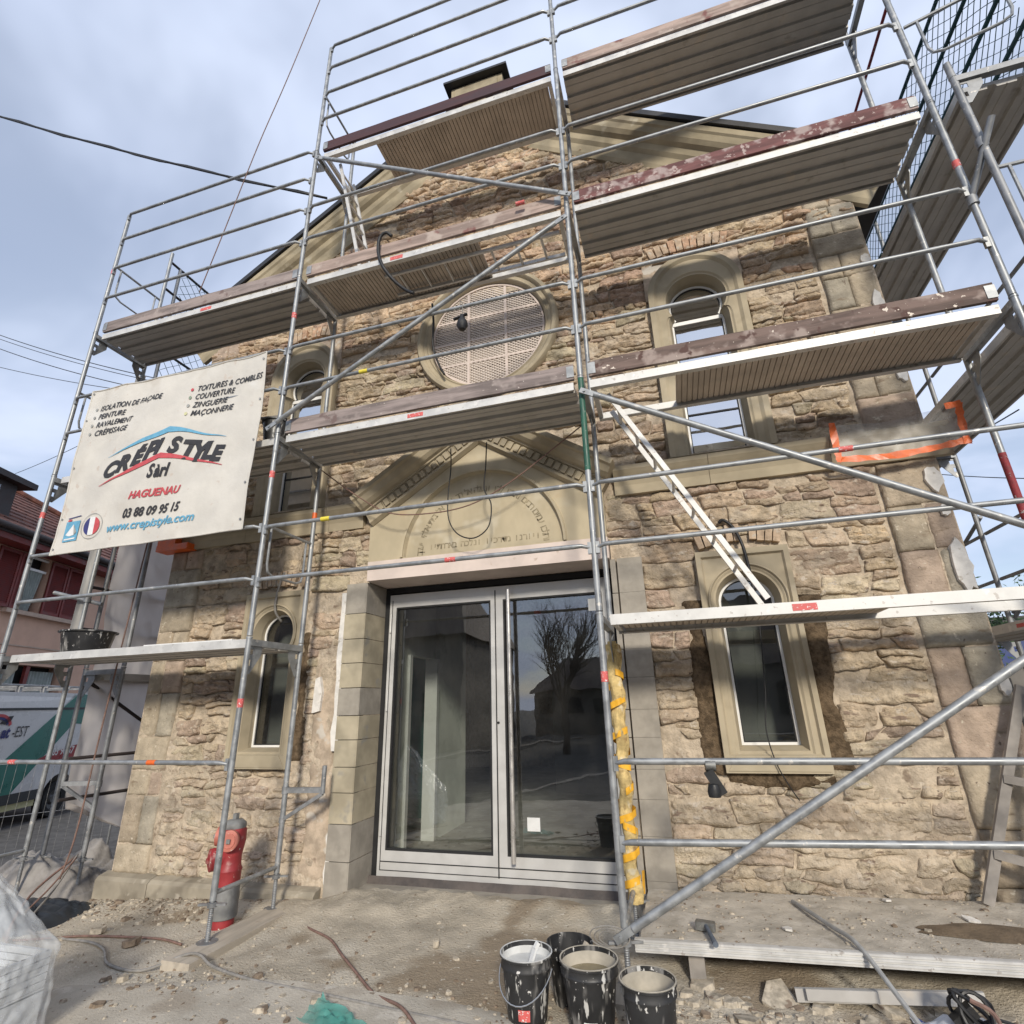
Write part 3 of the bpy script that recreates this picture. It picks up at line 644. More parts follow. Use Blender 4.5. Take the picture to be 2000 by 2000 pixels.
# ---- rough render left of the portal, fresh mortar round the right window
def rough_patch(name, x0, x1, z0, z1, m_, depth, seed, rag=.05, res=.025):
    nu, nv = int((x1-x0)/res), int((z1-z0)/res); X_, Z_ = np.meshgrid(np.linspace(x0, x1, nu+1), np.linspace(z0, z1, nv+1), indexing='ij')
    s_e = np.minimum(np.minimum(X_-x0, x1-X_), np.minimum(Z_-z0, z1-Z_))+rag*fbm(X_, Z_, 5, 3, seed)*1.4
    Y_ = Y0+.03-np.clip(s_e/.03, 0, 1)*depth-.02*fbm(X_, Z_, 11, 3, seed+3)*np.clip(s_e/.03, 0, 1)
    m2 = MB(); m2.grid(np.stack([X_, Y_, Z_], -1)); return m2.build(name, m_, wall, smooth='all', fix=False)
rough_patch('old_render', -3.12, -2.78, .03, 2.1, 'render_patch', .045, 3)
for a, b, c, d in ((.60, .80, 1.02, 2.42), (1.49, 1.70, 1.02, 2.38), (.74, 1.58, .92, 1.09), (-3.34, -3.17, 1.1, 2.4)):
    rough_patch('fresh_mortar', a, b, c, d, 'fresh_mortar', .062, int(abs(a)*50), .06)
for a, b, c, d in ((-2.84, -2.775, 1.2, 2.75), (-2.80, -2.755, .1, .5)):
    pts = [(a+rnd.uniform(-.015, .015), c+(d-c)*i/9) for i in range(10)]+[(b+rnd.uniform(-.015, .015), d-(d-c)*i/9) for i in range(10)]
    MB().plate(pts, [], Y0-.05, Y0).build('plaster_remnant', 'white_plaster', wall)
MB().plate([(-3.09, 1.55), (-3.0, 1.57), (-2.99, 1.75), (-3.03, 1.9), (-3.08, 1.88)], [], Y0-.052, Y0).build('plaster_remnant', 'white_plaster', wall)
# ---- brick relieving arches over the windows
for c, zt, hw in [(1.145, 2.93, .36), (2*XC-1.145, 2.93, .36), (1.15, 6.28, .42), (2*XC-1.15, 6.28, .42)]:
    nb = 11
    for i in range(nb):
        u = (i+.5)/nb*2-1; x = c+u*hw; z = zt+.05*(1-u*u); a = u*.28
        if rnd.random() < .12: continue
        bk = MB(); hx, hz = hw/nb*.80, .075+rnd.uniform(-.01, .01); ca, sa = math.cos(a), math.sin(a); vs = []
        for y in (Y0-.045-rnd.uniform(0, .012), Y0+.02):
            for px, pz in ((-hx, -hz), (hx, -hz), (hx*1.05, hz), (-hx*1.05, hz)):
                px += rnd.uniform(-.004, .004); vs.append((x+px*ca+pz*sa, y, z-px*sa+pz*ca))
        bk.add(vs, [(0, 1, 2, 3), (4, 5, 6, 7), (0, 1, 5, 4), (1, 2, 6, 5), (2, 3, 7, 6), (3, 0, 4, 7)])
        bk.build('brick', 'brick' if zt > 5 and rnd.random() < .45 else 'brick_pale', wall)
# ---- string course
def course(x0, x1, name='string_course'):
    c_ = MB(); pf = [(0, 3.47), (.055, 3.47), (.06, 3.56), (.075, 3.60), (.075, 3.63), (.11, 3.67), (.13, 3.70), (.13, 3.745), (0, 3.775)]
    c_.prism(pf, lambda d, z: (x0, Y0+.01-d, z), lambda d, z: (x1, Y0+.01-d, z)); return c_.build(name, 'sandstone', bld)
for a, b in ((XL-.13, -4.25), (-4.246, -3.1), (-3.096, -2.66), (.12, 1.0), (1.004, 2.02), (2.024, XR+.13)): course(a, b)

# ---- windows
def keyhole(c, hw, z0, zc, r, ins=0.0, a=R(33)):
    """closed outline, bottom left first, anticlockwise"""
    hw, z0, r = hw-ins, z0+ins, r-ins
    zn = zc-r*math.sin(a); hn = r*math.cos(a); rs = max(.004, hw-hn+.045)
    rt = []
    rt.append((c+hw, z0)); rt.append((c+hw, zn-rs*1.05))
    for i in range(1, 5):
        t = i/5*math.pi/2; rt.append((c+hn+(hw-hn)*math.cos(t), zn-rs*1.05+rs*1.05*math.sin(t)))
    rt += arc(c, zc, r, -a, math.pi/2, 12)
    lf = [(2*c-x, z) for x, z in reversed(rt[:-1])]
    return rt+lf
def window(c, z0, z1, hw, kh, arched, glassname, nm):
    """surround of dressed stone with keyhole opening; parts: sash, pane, sill ..."""
    ghw, gz0, gzc, gr_ = kh
    K = lambda ins: keyhole(c, ghw, gz0, gzc, gr_, ins)
    s2 = MB()
    if arched:
        oc = [(c-hw, z0), (c+hw, z0)]+arc(c, z1-hw, hw, 0, math.pi, 22); ic = [(c-hw+.055, z0)]; ic = [(c-hw+.055, z0+.001), (c+hw-.055, z0+.001)]+arc(c, z1-hw, hw-.055, 0, math.pi, 22)
        ic2 = [(c-hw+.085, z0+.001), (c+hw-.085, z0+.001)]+arc(c, z1-hw, hw-.085, 0, math.pi, 22)
    else:
        oc = rect(c-hw, c+hw, z0, z1); ic = rect(c-hw+.04, c+hw-.04, z0+.12, z1-.05); ic2 = rect(c-hw+.055, c+hw-.055, z0+.135, z1-.065)
    big = K(-.062)
    s2.plate(oc, [ic], Y0-.085, Y0+.05)
    s2.loft(ic, ic2, Y0-.0845, Y0-.058)
    s2.plate(ic2, [big], Y0-.058, Y0-.05)
    mid = K(-.045)
    s2.loft(big, mid, Y0-.058, Y0-.045); s2.loft(mid, K(-.03), Y0-.045, Y0-.045); s2.loft(K(-.03), K(0), Y0-.045, Y0+.055); s2.loft(K(0), K(0), Y0+.055, Y0+.20)
    if arched: s2.plate([(c-hw-.05, z0), (c+hw+.05, z0), (c+hw+.05, z1+.03), (c-hw-.05, z1+.03)], [[(p[0], p[1]+.0005) for p in oc]], Y0-.02, Y0+.03) if False else None
    else:
        s2.plate([(c-hw+.02, z0+.015), (c+hw-.02, z0+.015), (c+hw-.09, z0+.125), (c-hw+.09, z0+.125)], [], Y0-.092, Y0-.05)
        rg = [(gr_+.09, -.058), (gr_+.09, -.075), (gr_+.08, -.08), (gr_+.072, -.07), (gr_+.068, -.056)]
        n = 40; vs = []; fs = []
        aa = R(-25)
        for k in range(n+1):
            t = aa+(math.pi-2*aa)*k/n
            for r_, d_ in rg: vs.append((c+r_*math.cos(t), Y0+d_, gzc+r_*math.sin(t)))
        m5 = len(rg)
        for k in range(n):
            for i in range(m5-1): fs.append((k*m5+i, (k+1)*m5+i, (k+1)*m5+i+1, k*m5+i+1))
        s2.add(vs, fs)
    wo = s2.build(nm, 'sandstone', bld, smooth=True)
    f = MB(); f.plate(K(0.001), [K(.022)], Y0+.105, Y0+.145)
    zn = gzc-gr_*math.sin(R(33))
    f.box(c-ghw+.012, c+ghw-.012, Y0+.098, Y0+.14, zn-.055, zn-.012)
    f.build('sash', 'pvc_white', wo)
    gk = MB(); gk.plate(K(.0205), [K(.032)], Y0+.1165, Y0+.13); gk.build('gasket', 'rubber_black', wo)
    p = MB(); p.plate(K(.018), [], Y0+.125, Y0+.1251); p.build('pane', glassname, wo, fix=False)
    return wo
wins = []
for c, a, b, h in win_lo: wins.append(window(c, a, b, h, (.222, 1.225, 2.37, .230), False, 'window_glass_low', 'window'))
for c, a, b, h in win_up: wins.append(window(c, a, b, h, (.268, 3.80, 5.58, .275), True, 'window_glass', 'window'))
for c in (win_up[0][0], win_up[1][0]):                # stone corner fillings beside the round heads
    oc = arc(c, 6.16-.475, .476, 0, math.pi, 22)
    q = MB()
    q.plate([(c+.476, 5.685), (c+.50, 5.685), (c+.50, 6.19), (c-.50, 6.19), (c-.50, 5.685), (c-.476, 5.685)]+oc[::-1][1:-1], [], Y0-.012, Y0+.03)
    q.build('spandrel', 'render_patch', wins[2] if c > 0 else wins[3])
for i, (c, a, b, h) in enumerate(win_lo): q = MB(); q.box(c-.30, c+.30, Y0+.42, Y0+.44, 1.1, 2.75); q.build('blanking_board', 'board_grey', wins[i])
# muntins seen in the upper lights, rooms behind are dark
for i, c in ((2, win_up[0][0]), (3, win_up[1][0])):
    q = MB(); q.box(c-.25, c+.25, Y0+.112, Y0+.1225, 4.285, 4.30); q.build('glazing_bar', 'rubber_black', wins[i])
# ---- rose window
rx, rz, rr = ROSE
q = MB(); q.lathe([(rr, .05), (rr, -.055), (rr-.02, -.085), (rr-.055, -.09), (rr-.075, -.07), (rr-.085, -.045), (rr-.12, -.04), (rr-.135, -.052), (rr-.15, -.04), (rr-.175, .06), (rr-.175, .2)], (rx, Y0, rz), 64, 'y')
rose = q.build('rose_window', 'sandstone', bld, smooth=True)
q = MB(); q.lathe([(0, 0), (rr-.17, 0)], (rx, Y0+.11, rz), 48, 'y'); q.build('pane', 'rose_backing', rose, fix=False)
q = MB(); Rg = rr-.175
for v in (-.235, .235):
    hlf = math.sqrt(Rg*Rg-v*v); q.box(rx+v-.015, rx+v+.015, Y0+.015, Y0+.04, rz-hlf, rz+hlf)
for v in (-.36, -.05, .27):
    hlf = math.sqrt(Rg*Rg-v*v); q.box(rx-hlf, rx+hlf, Y0+.018, Y0+.038, rz+v-.012, rz+v+.012)
q.lathe([(Rg-.02, 0), (Rg-.02, -.03), (Rg+.002, -.03), (Rg+.002, 0)], (rx, Y0+.04, rz), 48, 'y')
q.build('guard_frame', 'lintel_paint', rose)
q = MB(); pitch = .036; th = R(32); dv = Vector((math.cos(th), 0, math.sin(th)))
for sg in (-1, 1):
    d = Vector((math.cos(th), 0, sg*math.sin(th))); n_ = Vector((-d.z, 0, d.x))
    for k in range(-44, 45):
        o_ = k*pitch*.85
        if abs(o_) > Rg-.03: continue
        hlf = math.sqrt((Rg-.012)**2-o_*o_); cc = Vector((rx, Y0+.027+.0035*sg, rz))+n_*o_
        q.obox(cc-d*hlf, cc+d*hlf, .0055, .0105, up=n_)
q.build('expanded_mesh', 'mesh_guard', rose, fix=False)

# ------------------------------------------------------------------ portal
TA = 4.66; TS = .645                                   # gablet apex and slope
por = MB()                                            # tympanum block with the round recess
pts = [(-2.545, 3.052), (.005, 3.052), (.005, 3.62), (XC, 3.62+(1.275)*.60), (-2.545, 3.62)]
acx, acz, ar_ = XC, 3.055, .86
recess = [(acx+ar_, acz+.012)]+arc(acx, acz+.012, ar_, 0.02, math.pi-.02, 32)+[(acx-ar_, acz+.012)]
por.plate(pts, [recess], Y0-.075, Y0+.1)
por.loft(recess, [(acx+(x-acx)*.985, acz+.012+(z-acz-.012)*.985) for x, z in recess], Y0-.0755, Y0-.034)
por.plate([(x, z) for x, z in recess], [], Y0-.035, Y0-.03)
portal = por.build('portal_gablet', 'tympanum_stone', bld)
q = MB(); rg = [(ar_+.004, -.075), (ar_+.004, -.092), (ar_+.026, -.096), (ar_+.036, -.075)]; vs = []; fs = []
for k in range(41):
    t = math.pi*k/40
    for r_, d_ in rg: vs.append((acx+r_*math.cos(t), Y0+d_, acz+.012+r_*math.sin(t)))
for k in range(40):
    for i in range(3): fs.append((k*4+i, (k+1)*4+i, (k+1)*4+i+1, k*4+i+1))
q.add(vs, fs); q.build('arch_moulding', 'tympanum_stone', portal, smooth=True)
# raking mouldings with dentils
pf = [(-.02, 0), (.30, 0), (.30, .05), (.27, .065), (.235, .12), (.19, .15), (.15, .16), (.15, .175), (.118, .185), (.118, .285), (.138, .292), (.138, .318), (.09, .34), (-.02, .34)]
cs = 1/math.sqrt(1+TS*TS)
for sgn in (-1, 1):
    def gend(x):
        if x == XC: return lambda d, t: (XC, Y0-d, TA-t/cs)
        return lambda d, t: (x-sgn*TS*cs*t, Y0-d, TA-TS*abs(x-XC)-cs*t)
    q = MB(); q.prism(pf, gend(XC), gend(XC+sgn*1.42)); rk = q.build('raking_moulding', 'sandstone', portal)
    dr = Vector((sgn*cs, 0, -TS*cs)); nn = Vector((-sgn*TS*cs, 0, -cs))
    for i in range(17):
        s0 = .14+i*.083
        c0 = Vector((XC, 0, TA))+dr*s0+nn*.192
        c1 = c0+nn*.080
        q = MB(); q.add([(p.x+dr.x*e, y, p.z+dr.z*e) for y in (Y0-.142, Y0-.11) for p, e in ((c0, 0), (c0, .055), (c1, .055), (c1, 0))],
                        [(0, 1, 2, 3), (4, 5, 6, 7), (0, 1, 5, 4), (1, 2, 6, 5), (2, 3, 7, 6), (3, 0, 4, 7)])
        q.build('dentil', 'sandstone', rk)
# carved inscription (right to left)
HEB_ARC = 'והלכו עמים רבים ואמרו לכו ונעלה אל הר ייי אל בית אלהי יעקב'
HEB_LINE = 'ויורנו מדרכיו ונלכה בארחתיו'
HW = {}; n = len(HEB_ARC); rl = .655; wi = 0
for i, ch in enumerate(HEB_ARC):
    if ch == ' ': wi += 1; continue
    t = R(4)+(math.pi-R(8))*i/(n-1)
    vs, fs = text_mb(ch, .10, width=1.0, bold=.0015)
    if not vs: continue
    xm = (min(v[0] for v in vs)+max(v[0] for v in vs))/2
    tx, tz = math.sin(t), -math.cos(t)              # reading direction along the arc (text runs right to left, so letters stay upright outwards)
    nx_, nz_ = math.cos(t), math.sin(t)
    HW.setdefault(len(HW), MB()).add([(acx+nx_*(rl+v[1])+tx*(v[0]-xm), Y0-.0368, acz+nz_*(rl+v[1])+tz*(v[0]-xm)) for v in vs], fs)
x = acx+.60; L_ = 1.20/len(HEB_LINE)
wi = 100
for ch in HEB_LINE:
    if ch == ' ': wi += 1
    else:
        vs, fs = text_mb(ch, .092, width=1.0, bold=.0015)
        if vs:
            xm = (min(v[0] for v in vs)+max(v[0] for v in vs))/2
            HW.setdefault(len(HW), MB()).add([(x+(v[0]-xm), Y0-.0368, acz+.075+v[1]) for v in vs], fs)
    x -= L_
mat('carving', (.30, .25, .165), .9, 0, .3, 20, .2, 60)
for q in HW.values(): q.build('carved_letter', 'carving', portal, fix=False)
# lintel, jambs
q = MB(); q.box(-2.53, .012, Y0-.10, Y0+.33, 2.845, 3.05); q.build('lintel', 'lintel_paint', portal)
zj = [-.2, .28, .58, .84, 1.06, 1.30, 1.52, 1.78, 2.02, 2.26, 2.52, 2.842]
for side in (0, 1):
    for a, b in zip(zj[:-1], zj[1:]):
        q = MB(); e = .0035; pr_ = rnd.uniform(-.004, .004)
        m_ = 'cement' if (b < .6 or rnd.random() < .25 or side) else 'jamb_stone'
        if side == 0: q.box(-2.79, -2.555, Y0-.055+pr_, Y0+.02, a+e, b-e); q.build('jamb_block', m_, portal); q = MB(); q.box(-2.57, -2.545+pr_*.5, Y0-.052+pr_, Y0+.36, a+e, b-e); q.build('jamb_block', m_, portal)
        else: q.box(.075, .30, Y0-.05+pr_*.2, Y0+.02, a+e*.3, b-e*.3); q.build('jamb_block', m_, portal); q = MB(); q.box(.012+pr_*.5, .06, Y0-.048+pr_, Y0+.36, a+e, b-e); q.build('jamb_block', m_, portal)
q = MB(); q.box(-2.56, .03, Y0-.04, Y0+.5, -.3, .035); q.build('threshold', 'cement', portal)
# ---- door
YD = Y0+.37
q = MB(); q.box(-2.545, .012, YD+.005, YD+.03, .05, 2.842)
dr_o = MB(); dr_o.plate(rect(-2.545, .012, .05, 2.842), [rect(-2.46, -.07, .10, 2.78)], YD-.02, YD+.06); door = dr_o.build('door', 'rubber_black', bld)
q = MB(); q.plate(rect(-2.475, -.055, .085, 2.76), [rect(-2.395, -1.30, .30, 2.62), rect(-1.165, -.135, .30, 2.62)], YD-.045, YD+.03); q.build('door_frame', 'alu_door', door)
q = MB()
q.box(-1.253, -1.243, YD-.052, YD-.044, .13, 2.72)                       # meeting line
q.box(-2.445, -.085, YD-.049, YD-.0445, .205, .213); q.box(-2.445, -.085, YD-.049, YD-.0445, .135, .141); q.box(-2.445, -2.439, YD-.049, YD-.0445, .14, 2.70)
q.build('shadow_gap', 'rubber_black', door)
for a, b in ((-2.397, -1.298), (-1.167, -.133)):
    q = MB(); q.plate(rect(a, b, .298, 2.622), [], YD-.01, YD-.0098); q.build('pane', 'door_glass', door, fix=False)
    q = MB(); q.plate(rect(a, b, .298, 2.622), [rect(a+.02, b-.02, .318, 2.602)], YD-.0445, YD-.012); q.build('glazing_bead', 'rubber_black', door)
q = MB(); q.tube([(-1.08, YD-.135, .27), (-1.08, YD-.135, 2.70)], .021, 12)
for z in (.42, 2.62): q.tube([(-1.08, YD-.14, z), (-1.13, YD-.04, z)], .010, 8)
q.build('handle', 'steel_polished', door, smooth=True)
for z in (.42, 1.55, 2.35):
    q = MB(); q.tube([(-2.452, YD-.055, z), (-2.452, YD-.055, z+.2)], .011, 8); q.build('hinge', 'alu_door', door, smooth=True)
q = MB(); q.lathe([(0, -.006), (.012, -.006), (.012, 0)], (-1.23, YD-.045, 1.42), 12, 'y'); q.build('lock', 'rubber_black', door)
q = MB(); q.box(-.98, -.86, YD-.016, YD-.013, .50, .61); q.build('paper_note', 'paper', door)
q = MB(); q.box(-.28, -.14, YD-.016, YD-.013, 2.44, 2.56); q.build('paper_note', 'paper', door)
X_, Z_ = np.meshgrid(np.linspace(-2.55, .02, 60), np.linspace(.0, .095, 5), indexing='ij')
q = MB(); q.grid(np.stack([X_, YD-.06-(.095-Z_)*.5+.02*fbm(X_, Z_, 5, 2, 8), Z_], -1)); q.build('sill_membrane', 'membrane', door, smooth='all', fix=False)
# ---- inside the hall, seen through the glass
q = MB(); q.box(XL+.4, XR-.4, Y0+.42, 10.6, -.3, .04); tag(q.build('hall_floor', 'screed', bld))
q = MB(); q.box(-2.74, -2.62, 1.5, 2.20, .04, 3.1); q.box(-2.74, -2.62, 2.20, 2.92, 2.18, 3.1); q.box(-2.74, -2.60, 3.0, 4.0, .04, 3.1); q.build('partition_wall', 'plaster_inside', bld)
q = MB(); q.box(-2.76, -2.585, 2.92, 2.995, .04, 2.18); q.box(-2.76, -2.585, 2.13, 2.195, .04, 2.18); q.build('door_lining', 'pvc_white', bld)
q = MB(); q.box(-4.6, -2.75, 3.9, 4.0, .04, 3.1); q.build('partition_wall', 'plaster_inside', bld)
q = MB(); q.box(-3.6, -2.9, 3.86, 3.895, .1, 2.4); q.build('plasterboard', 'plasterboard_green', bld)
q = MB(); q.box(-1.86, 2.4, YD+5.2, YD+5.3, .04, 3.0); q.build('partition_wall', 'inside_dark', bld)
# plastic film and tape over the string course end
o = MB(); X_, Z_ = np.meshgrid(np.linspace(2.06, 2.98, 30), np.linspace(3.47, 3.82, 12), indexing='ij')
o.grid(np.stack([X_, Y0-.165+.03*fbm(X_, Z_, 5, 3, 2)+(Z_-3.47)*.08, Z_+.02*np.sin(X_*7)], -1))
cov = thing('plastic_cover', (2.5, .9, 3.45), 'clear plastic film edged with orange tape on the right end of the stone ledge', 'plastic cover')
o.build('film', 'film_clear', cov, smooth='all', fix=False)
for pts in ([(2.05, 3.84), (2.04, 3.52), (2.06, 3.475)], [(2.02, 3.49), (2.4, 3.462), (2.75, 3.485), (3.0, 3.52)], [(2.97, 3.48), (2.98, 3.7), (3.0, 3.86)], [(2.9, 3.84), (3.02, 3.85)]):
    q = MB(); P = spline([(x, Y0-.185, z) for x, z in pts], 5); vs = []; fs = []
    for i, p in enumerate(P):
        d = (P[min(i+1, len(P)-1)]-P[max(i-1, 0)]).normalized(); nn = Vector((-d.z, 0, d.x))*(.028+rnd.uniform(-.006, .006)); jy = rnd.uniform(-.006, .006)
        vs += [p+nn+Vector((0, jy, 0)), p-nn+Vector((0, -jy, 0))]
    fs = [(2*i, 2*i+1, 2*i+3, 2*i+2) for i in range(len(P)-1)]
    q.add(vs, fs); q.build('tape', 'tape_orange', cov)
q = thing('tape_wrap', (-5.3, .85, 3.45), 'orange tape wrapped round the left end of the stone ledge below the banner', 'tape')
o = MB(); o.box(-5.48, -5.0, Y0-.15, Y0+.02, 3.455, 3.53); o.box(-5.475, -5.2, Y0-.148, Y0+.02, 3.53, 3.77); o.build('tape', 'tape_orange', q)

# ------------------------------------------------------------------ scaffolding
PX = {'A': -6.14, 'B': -3.07, 'C': 0.0, 'D': 3.07}; WY = .70; J = [2.2, 4.2, 6.2, 8.2]
sc = thing('facade_scaffold', (0, 0, 0), 'three bay galvanised frame scaffold standing in front of the stone facade', 'scaffold')
TR = .0242
def gusset(mb, corner, dy, dz, t=.006, axis='y'):
    x, y, z = corner; pf = [(0, 0), (.17*dy, 0), (.17*dy, .07*dz), (.05*dy, .24*dz), (0, .24*dz)]; hol = [[(.025*dy, .03*dz), (.07*dy, .03*dz), (.07*dy, .075*dz), (.025*dy, .075*dz)], [(.02*dy, .12*dz), (.05*dy, .12*dz), (.05*dy, .17*dz), (.02*dy, .17*dz)]]
    loops = [pf]+hol; flat = [p for l in loops for p in l]; n = len(flat)
    tri = tessellate_polygon([[Vector((p[0], p[1], 0)) for p in l] for l in loops])
    f = (lambda a, e: (x+e, y+a[0], z+a[1])) if axis == 'y' else (lambda a, e: (x+a[0], y+e, z+a[1]))
    vs = [f(p, -t/2) for p in flat]+[f(p, t/2) for p in flat]; fs = [tuple(q_) for q_ in tri]+[tuple(n+i for i in q_) for q_ in tri]
    o_ = 0
    for l in loops:
        k = len(l); fs += [(o_+i, o_+(i+1) % k, n+o_+(i+1) % k, n+o_+i) for i in range(k)]; o_ += k
    mb.add(vs, fs)
def frame(root, a, b, z0, z1, transom=True, m_='galvanised'):
    """one lift: two posts at a=(x,y), b=(x,y) from z0 to z1, transom on top, gussets below it"""
    q = MB()
    for p in (a, b):
        q.tube([(p[0], p[1], z0+.012), (p[0], p[1], z1)], TR, 14)
        q.tube([(p[0], p[1], z1-.012), (p[0], p[1], z1+.004)], TR+.003, 14)
    if transom:
        q.obox((a[0], a[1], z1-.045), (b[0], b[1], z1-.045), .05, .055)
        d = Vector((b[0]-a[0], b[1]-a[1])).normalized()
        ax = 'y' if abs(d.y) > .5 else 'x'; s_ = 1 if (d.y if ax == 'y' else d.x) > 0 else -1
        gusset(q, (a[0], a[1], z1-.07), s_, -1, axis=ax); gusset(q, (b[0], b[1], z1-.07), -s_, -1, axis=ax)
    return q.build('frame', m_, root, smooth=True)
def jack(root, x, y, zt, zg):
    q = MB(); prof_ = [(.0, zg), (.075, zg), (.075, zg+.007), (.018, zg+.008)]; z = zg+.012
    while z < zt+.05: prof_ += [(.0185, z), (.0155, z+.006)]; z += .012
    q.lathe([(r_, h-zg) for r_, h in prof_], (x, y, zg), 14)
    q.lathe([(.018, 0), (.034, .002), (.034, .03), (.024, .034)], (x, y, zt-.03), 14); q.obox((x-.1, y-.03, zt-.012), (x+.1, y+.03, zt-.012), .022, .014)
    return q.build('base_jack', 'galvanised_dull', root, smooth=True)
for nme, x in PX.items():
    zg = float(gz(x, 0))-.01+(.055 if nme in 'B' else .02)
    frame(sc, (x, 0), (x, WY), .24, 2.2)
    jack(sc, x, 0, .24, zg); jack(sc, x, WY, .24, zg)
    q = MB(); q.tube([(x, 0, .30), (x, WY, .30)], .017, 10); q.build('bottom_transom', 'galvanised', sc, smooth=True)
    top = 6.2 if nme == 'A' else 8.2
    z = 2.2
    while z < top-.1: frame(sc, (x, 0), (x, WY), z, z+2); z += 2
    q = MB(); q.tube([(x, 0, top+.01), (x, 0, top+2)], TR, 14)
    if nme in 'AD' or nme == 'B': q.tube([(x, WY, top+.01), (x, WY, top+(2 if nme == 'A' else 1.1))], TR, 14)
    q.build('guard_post', 'galvanised', sc, smooth=True)
def clip(mb, x, y, z, s_=1): mb.obox((x, y-.03, z-.05), (x, y-.03, z+.03), .035, .03, up=(0, 1, 0)); mb.obox((x+.02*s_, y-.045, z-.06), (x+.02*s_, y-.045, z+.02), .012, .02, up=(0, 1, 0))
def rail(root, p0, p1, r_=.019, m_='galvanised', bend=True):
    p0, p1 = Vector(p0), Vector(p1); d = (p1-p0).normalized(); q = MB()
    q.tube([p0+Vector((0, .028, -.012)), p0+d*.06, p0+d*.13, p1-d*.13, p1-d*.06, p1+Vector((0, .028, -.012))], [.012, r_*.9, r_, r_, r_*.9, .012], 10)
    for p, s_ in ((p0, 1), (p1, -1)): q.obox(p+Vector((0, .03, -.06)), p+Vector((0, .03, .03)), .03, .026, up=(0, 1, 0))
    return q.build('guard_rail', m_, root, smooth=True)
YR = -.045
bays = {'L': ('A', 'B'), 'M': ('B', 'C'), 'R': ('C', 'D')}
RAILS = {'L': [(1.2, 1.2), (2.72, 2.72), (3.22, 3.22), (4.72, 4.72), (5.2, 5.2), (6.7, 6.7), (7.2, 7.2), (7.7, 7.7), (8.16, 8.16)],
         'M': [(2.7, 2.7), (3.2, 3.2), (4.7, 4.7), (5.2, 5.2), (6.7, 6.7), (7.2, 7.2), (8.7, 8.7), (9.2, 9.2), (9.7, 9.7), (10.16, 10.16)],
         'R': [(.76, .85), (1.22, 1.23), (2.7, 2.7), (3.2, 3.2), (4.7, 4.7), (5.2, 5.2), (6.7, 6.7), (7.2, 7.2), (8.7, 8.7), (9.2, 9.2)]}
for b, (p, q_) in bays.items():
    for z0, z1 in RAILS[b]: rail(sc, (PX[p]+.03, YR, z0), (PX[q_]-.03, YR, z1), .0205 if b == 'R' and z0 < 1.5 else .0185)
def brace(p0, p1, r_=.0235):
    q = MB(); P0, P1 = Vector(p0), Vector(p1); d = (P1-P0).normalized(); q.tube([P0+d*.09, P1-d*.09], r_, 12)
    for P, s_ in ((P0, 1), (P1, -1)): q.obox(P-d*s_*.04, P+d*s_*.12, .016, .046, up=(0, 0, 1)); q.tube([P+Vector((0, -.02, 0)), P+Vector((0, .02, 0))], .011, 8)
    return q.build('diagonal_brace', 'galvanised', sc, smooth=True)
brace((-.02, -.06, .27), (3.07, -.06, 2.17), .026); brace((.03, -.06, 4.02), (3.05, -.06, 2.3), .025)
brace((-3.13, -.06, 4.26), (-.04, -.06, 5.96)); brace((-2.98, -.06, 7.98), (.02, -.06, 6.25))
# ---- decks
def steel_profile(w_):
    pf = [(0, 0), (w_, 0), (w_, -.068), (w_-.022, -.068), (w_-.022, -.030)]
    n = 3; x = w_-.022; st = (w_-.044)/(2*n)
    for i in range(n): pf += [(x-st*(2*i)-.22*st, -.030), (x-st*(2*i)-.30*st, -.062), (x-st*(2*i)-.9*st, -.062), (x-st*(2*i)-.93*st, -.056), (x-st*(2*i)-1.0*st, -.056), (x-st*(2*i)-1.03*st, -.062), (x-st*(2*i+1)-.62*st, -.062), (x-st*(2*i+1)-.70*st, -.030)]
    return pf+[(.022, -.030), (.022, -.068), (0, -.068)]
def steel_deck(root, axis, a0, a1, c0, c1, z, edge=True, label=None):
    pf = steel_profile(c1-c0)
    f = (lambda a: lambda u, v: (a, c0+u, z+v)) if axis == 'x' else (lambda a: lambda u, v: (c0+u, a, z+v))
    q = MB(); q.prism(pf, f(a0), f(a1)); d = q.build('deck', 'deck_steel', root)
    e = MB(); f2 = (lambda a: lambda u, v: (a, c0-.004+u, z+v)) if axis == 'x' else (lambda a: lambda u, v: (c0-.004+u, a, z+v))
    e.prism([(0, .003), (.004, .003), (.004, -.071), (0, -.071)], f2(a0), f2(a1)); e.build('deck_edge', 'alu_edge', d)
    if label:
        l = MB(); l.box(label, label+.16, c0-.0065, c0-.0045, z-.052, z-.012); l.build('sticker', 'sticker_red', d)
    return d
def slat_deck(root, a0, a1, c0, c1, z, r0, r1, label=None):
    """aluminium hatch deck: side rails full length, slatted board from r0 to r1"""
    q = MB()
    for y in (c0, c1-.03): q.box(a0, a1, y, y+.03, z-.075, z); q.box(a0, a1, y+.03 if y == c0 else y-.02, y+.05 if y == c0 else y, z-.075, z-.068)
    for x in (a0, a1-.04): q.box(x, x+.04, c0+.03, c1-.03, z-.06, z-.006)
    d = q.build('deck', 'alu_edge', root)
    q = MB(); q.box(r0, r1, c0+.032, c1-.032, z-.022, z-.002); x = r0
    while x < r1-.03: q.box(x+.004, x+.042, c0+.034, c1-.034, z-.036, z-.022); x += .046
    q.build('slatted_board', 'ply_ribbed', d)
    if label:
        l = MB(); l.box(label, label+.15, c0-.003, c0-.001, z-.06, z-.015); l.build('sticker', 'sticker_red', d)
    return d
D0, D1 = .045, .665
zd = lambda k: J[k]-.012
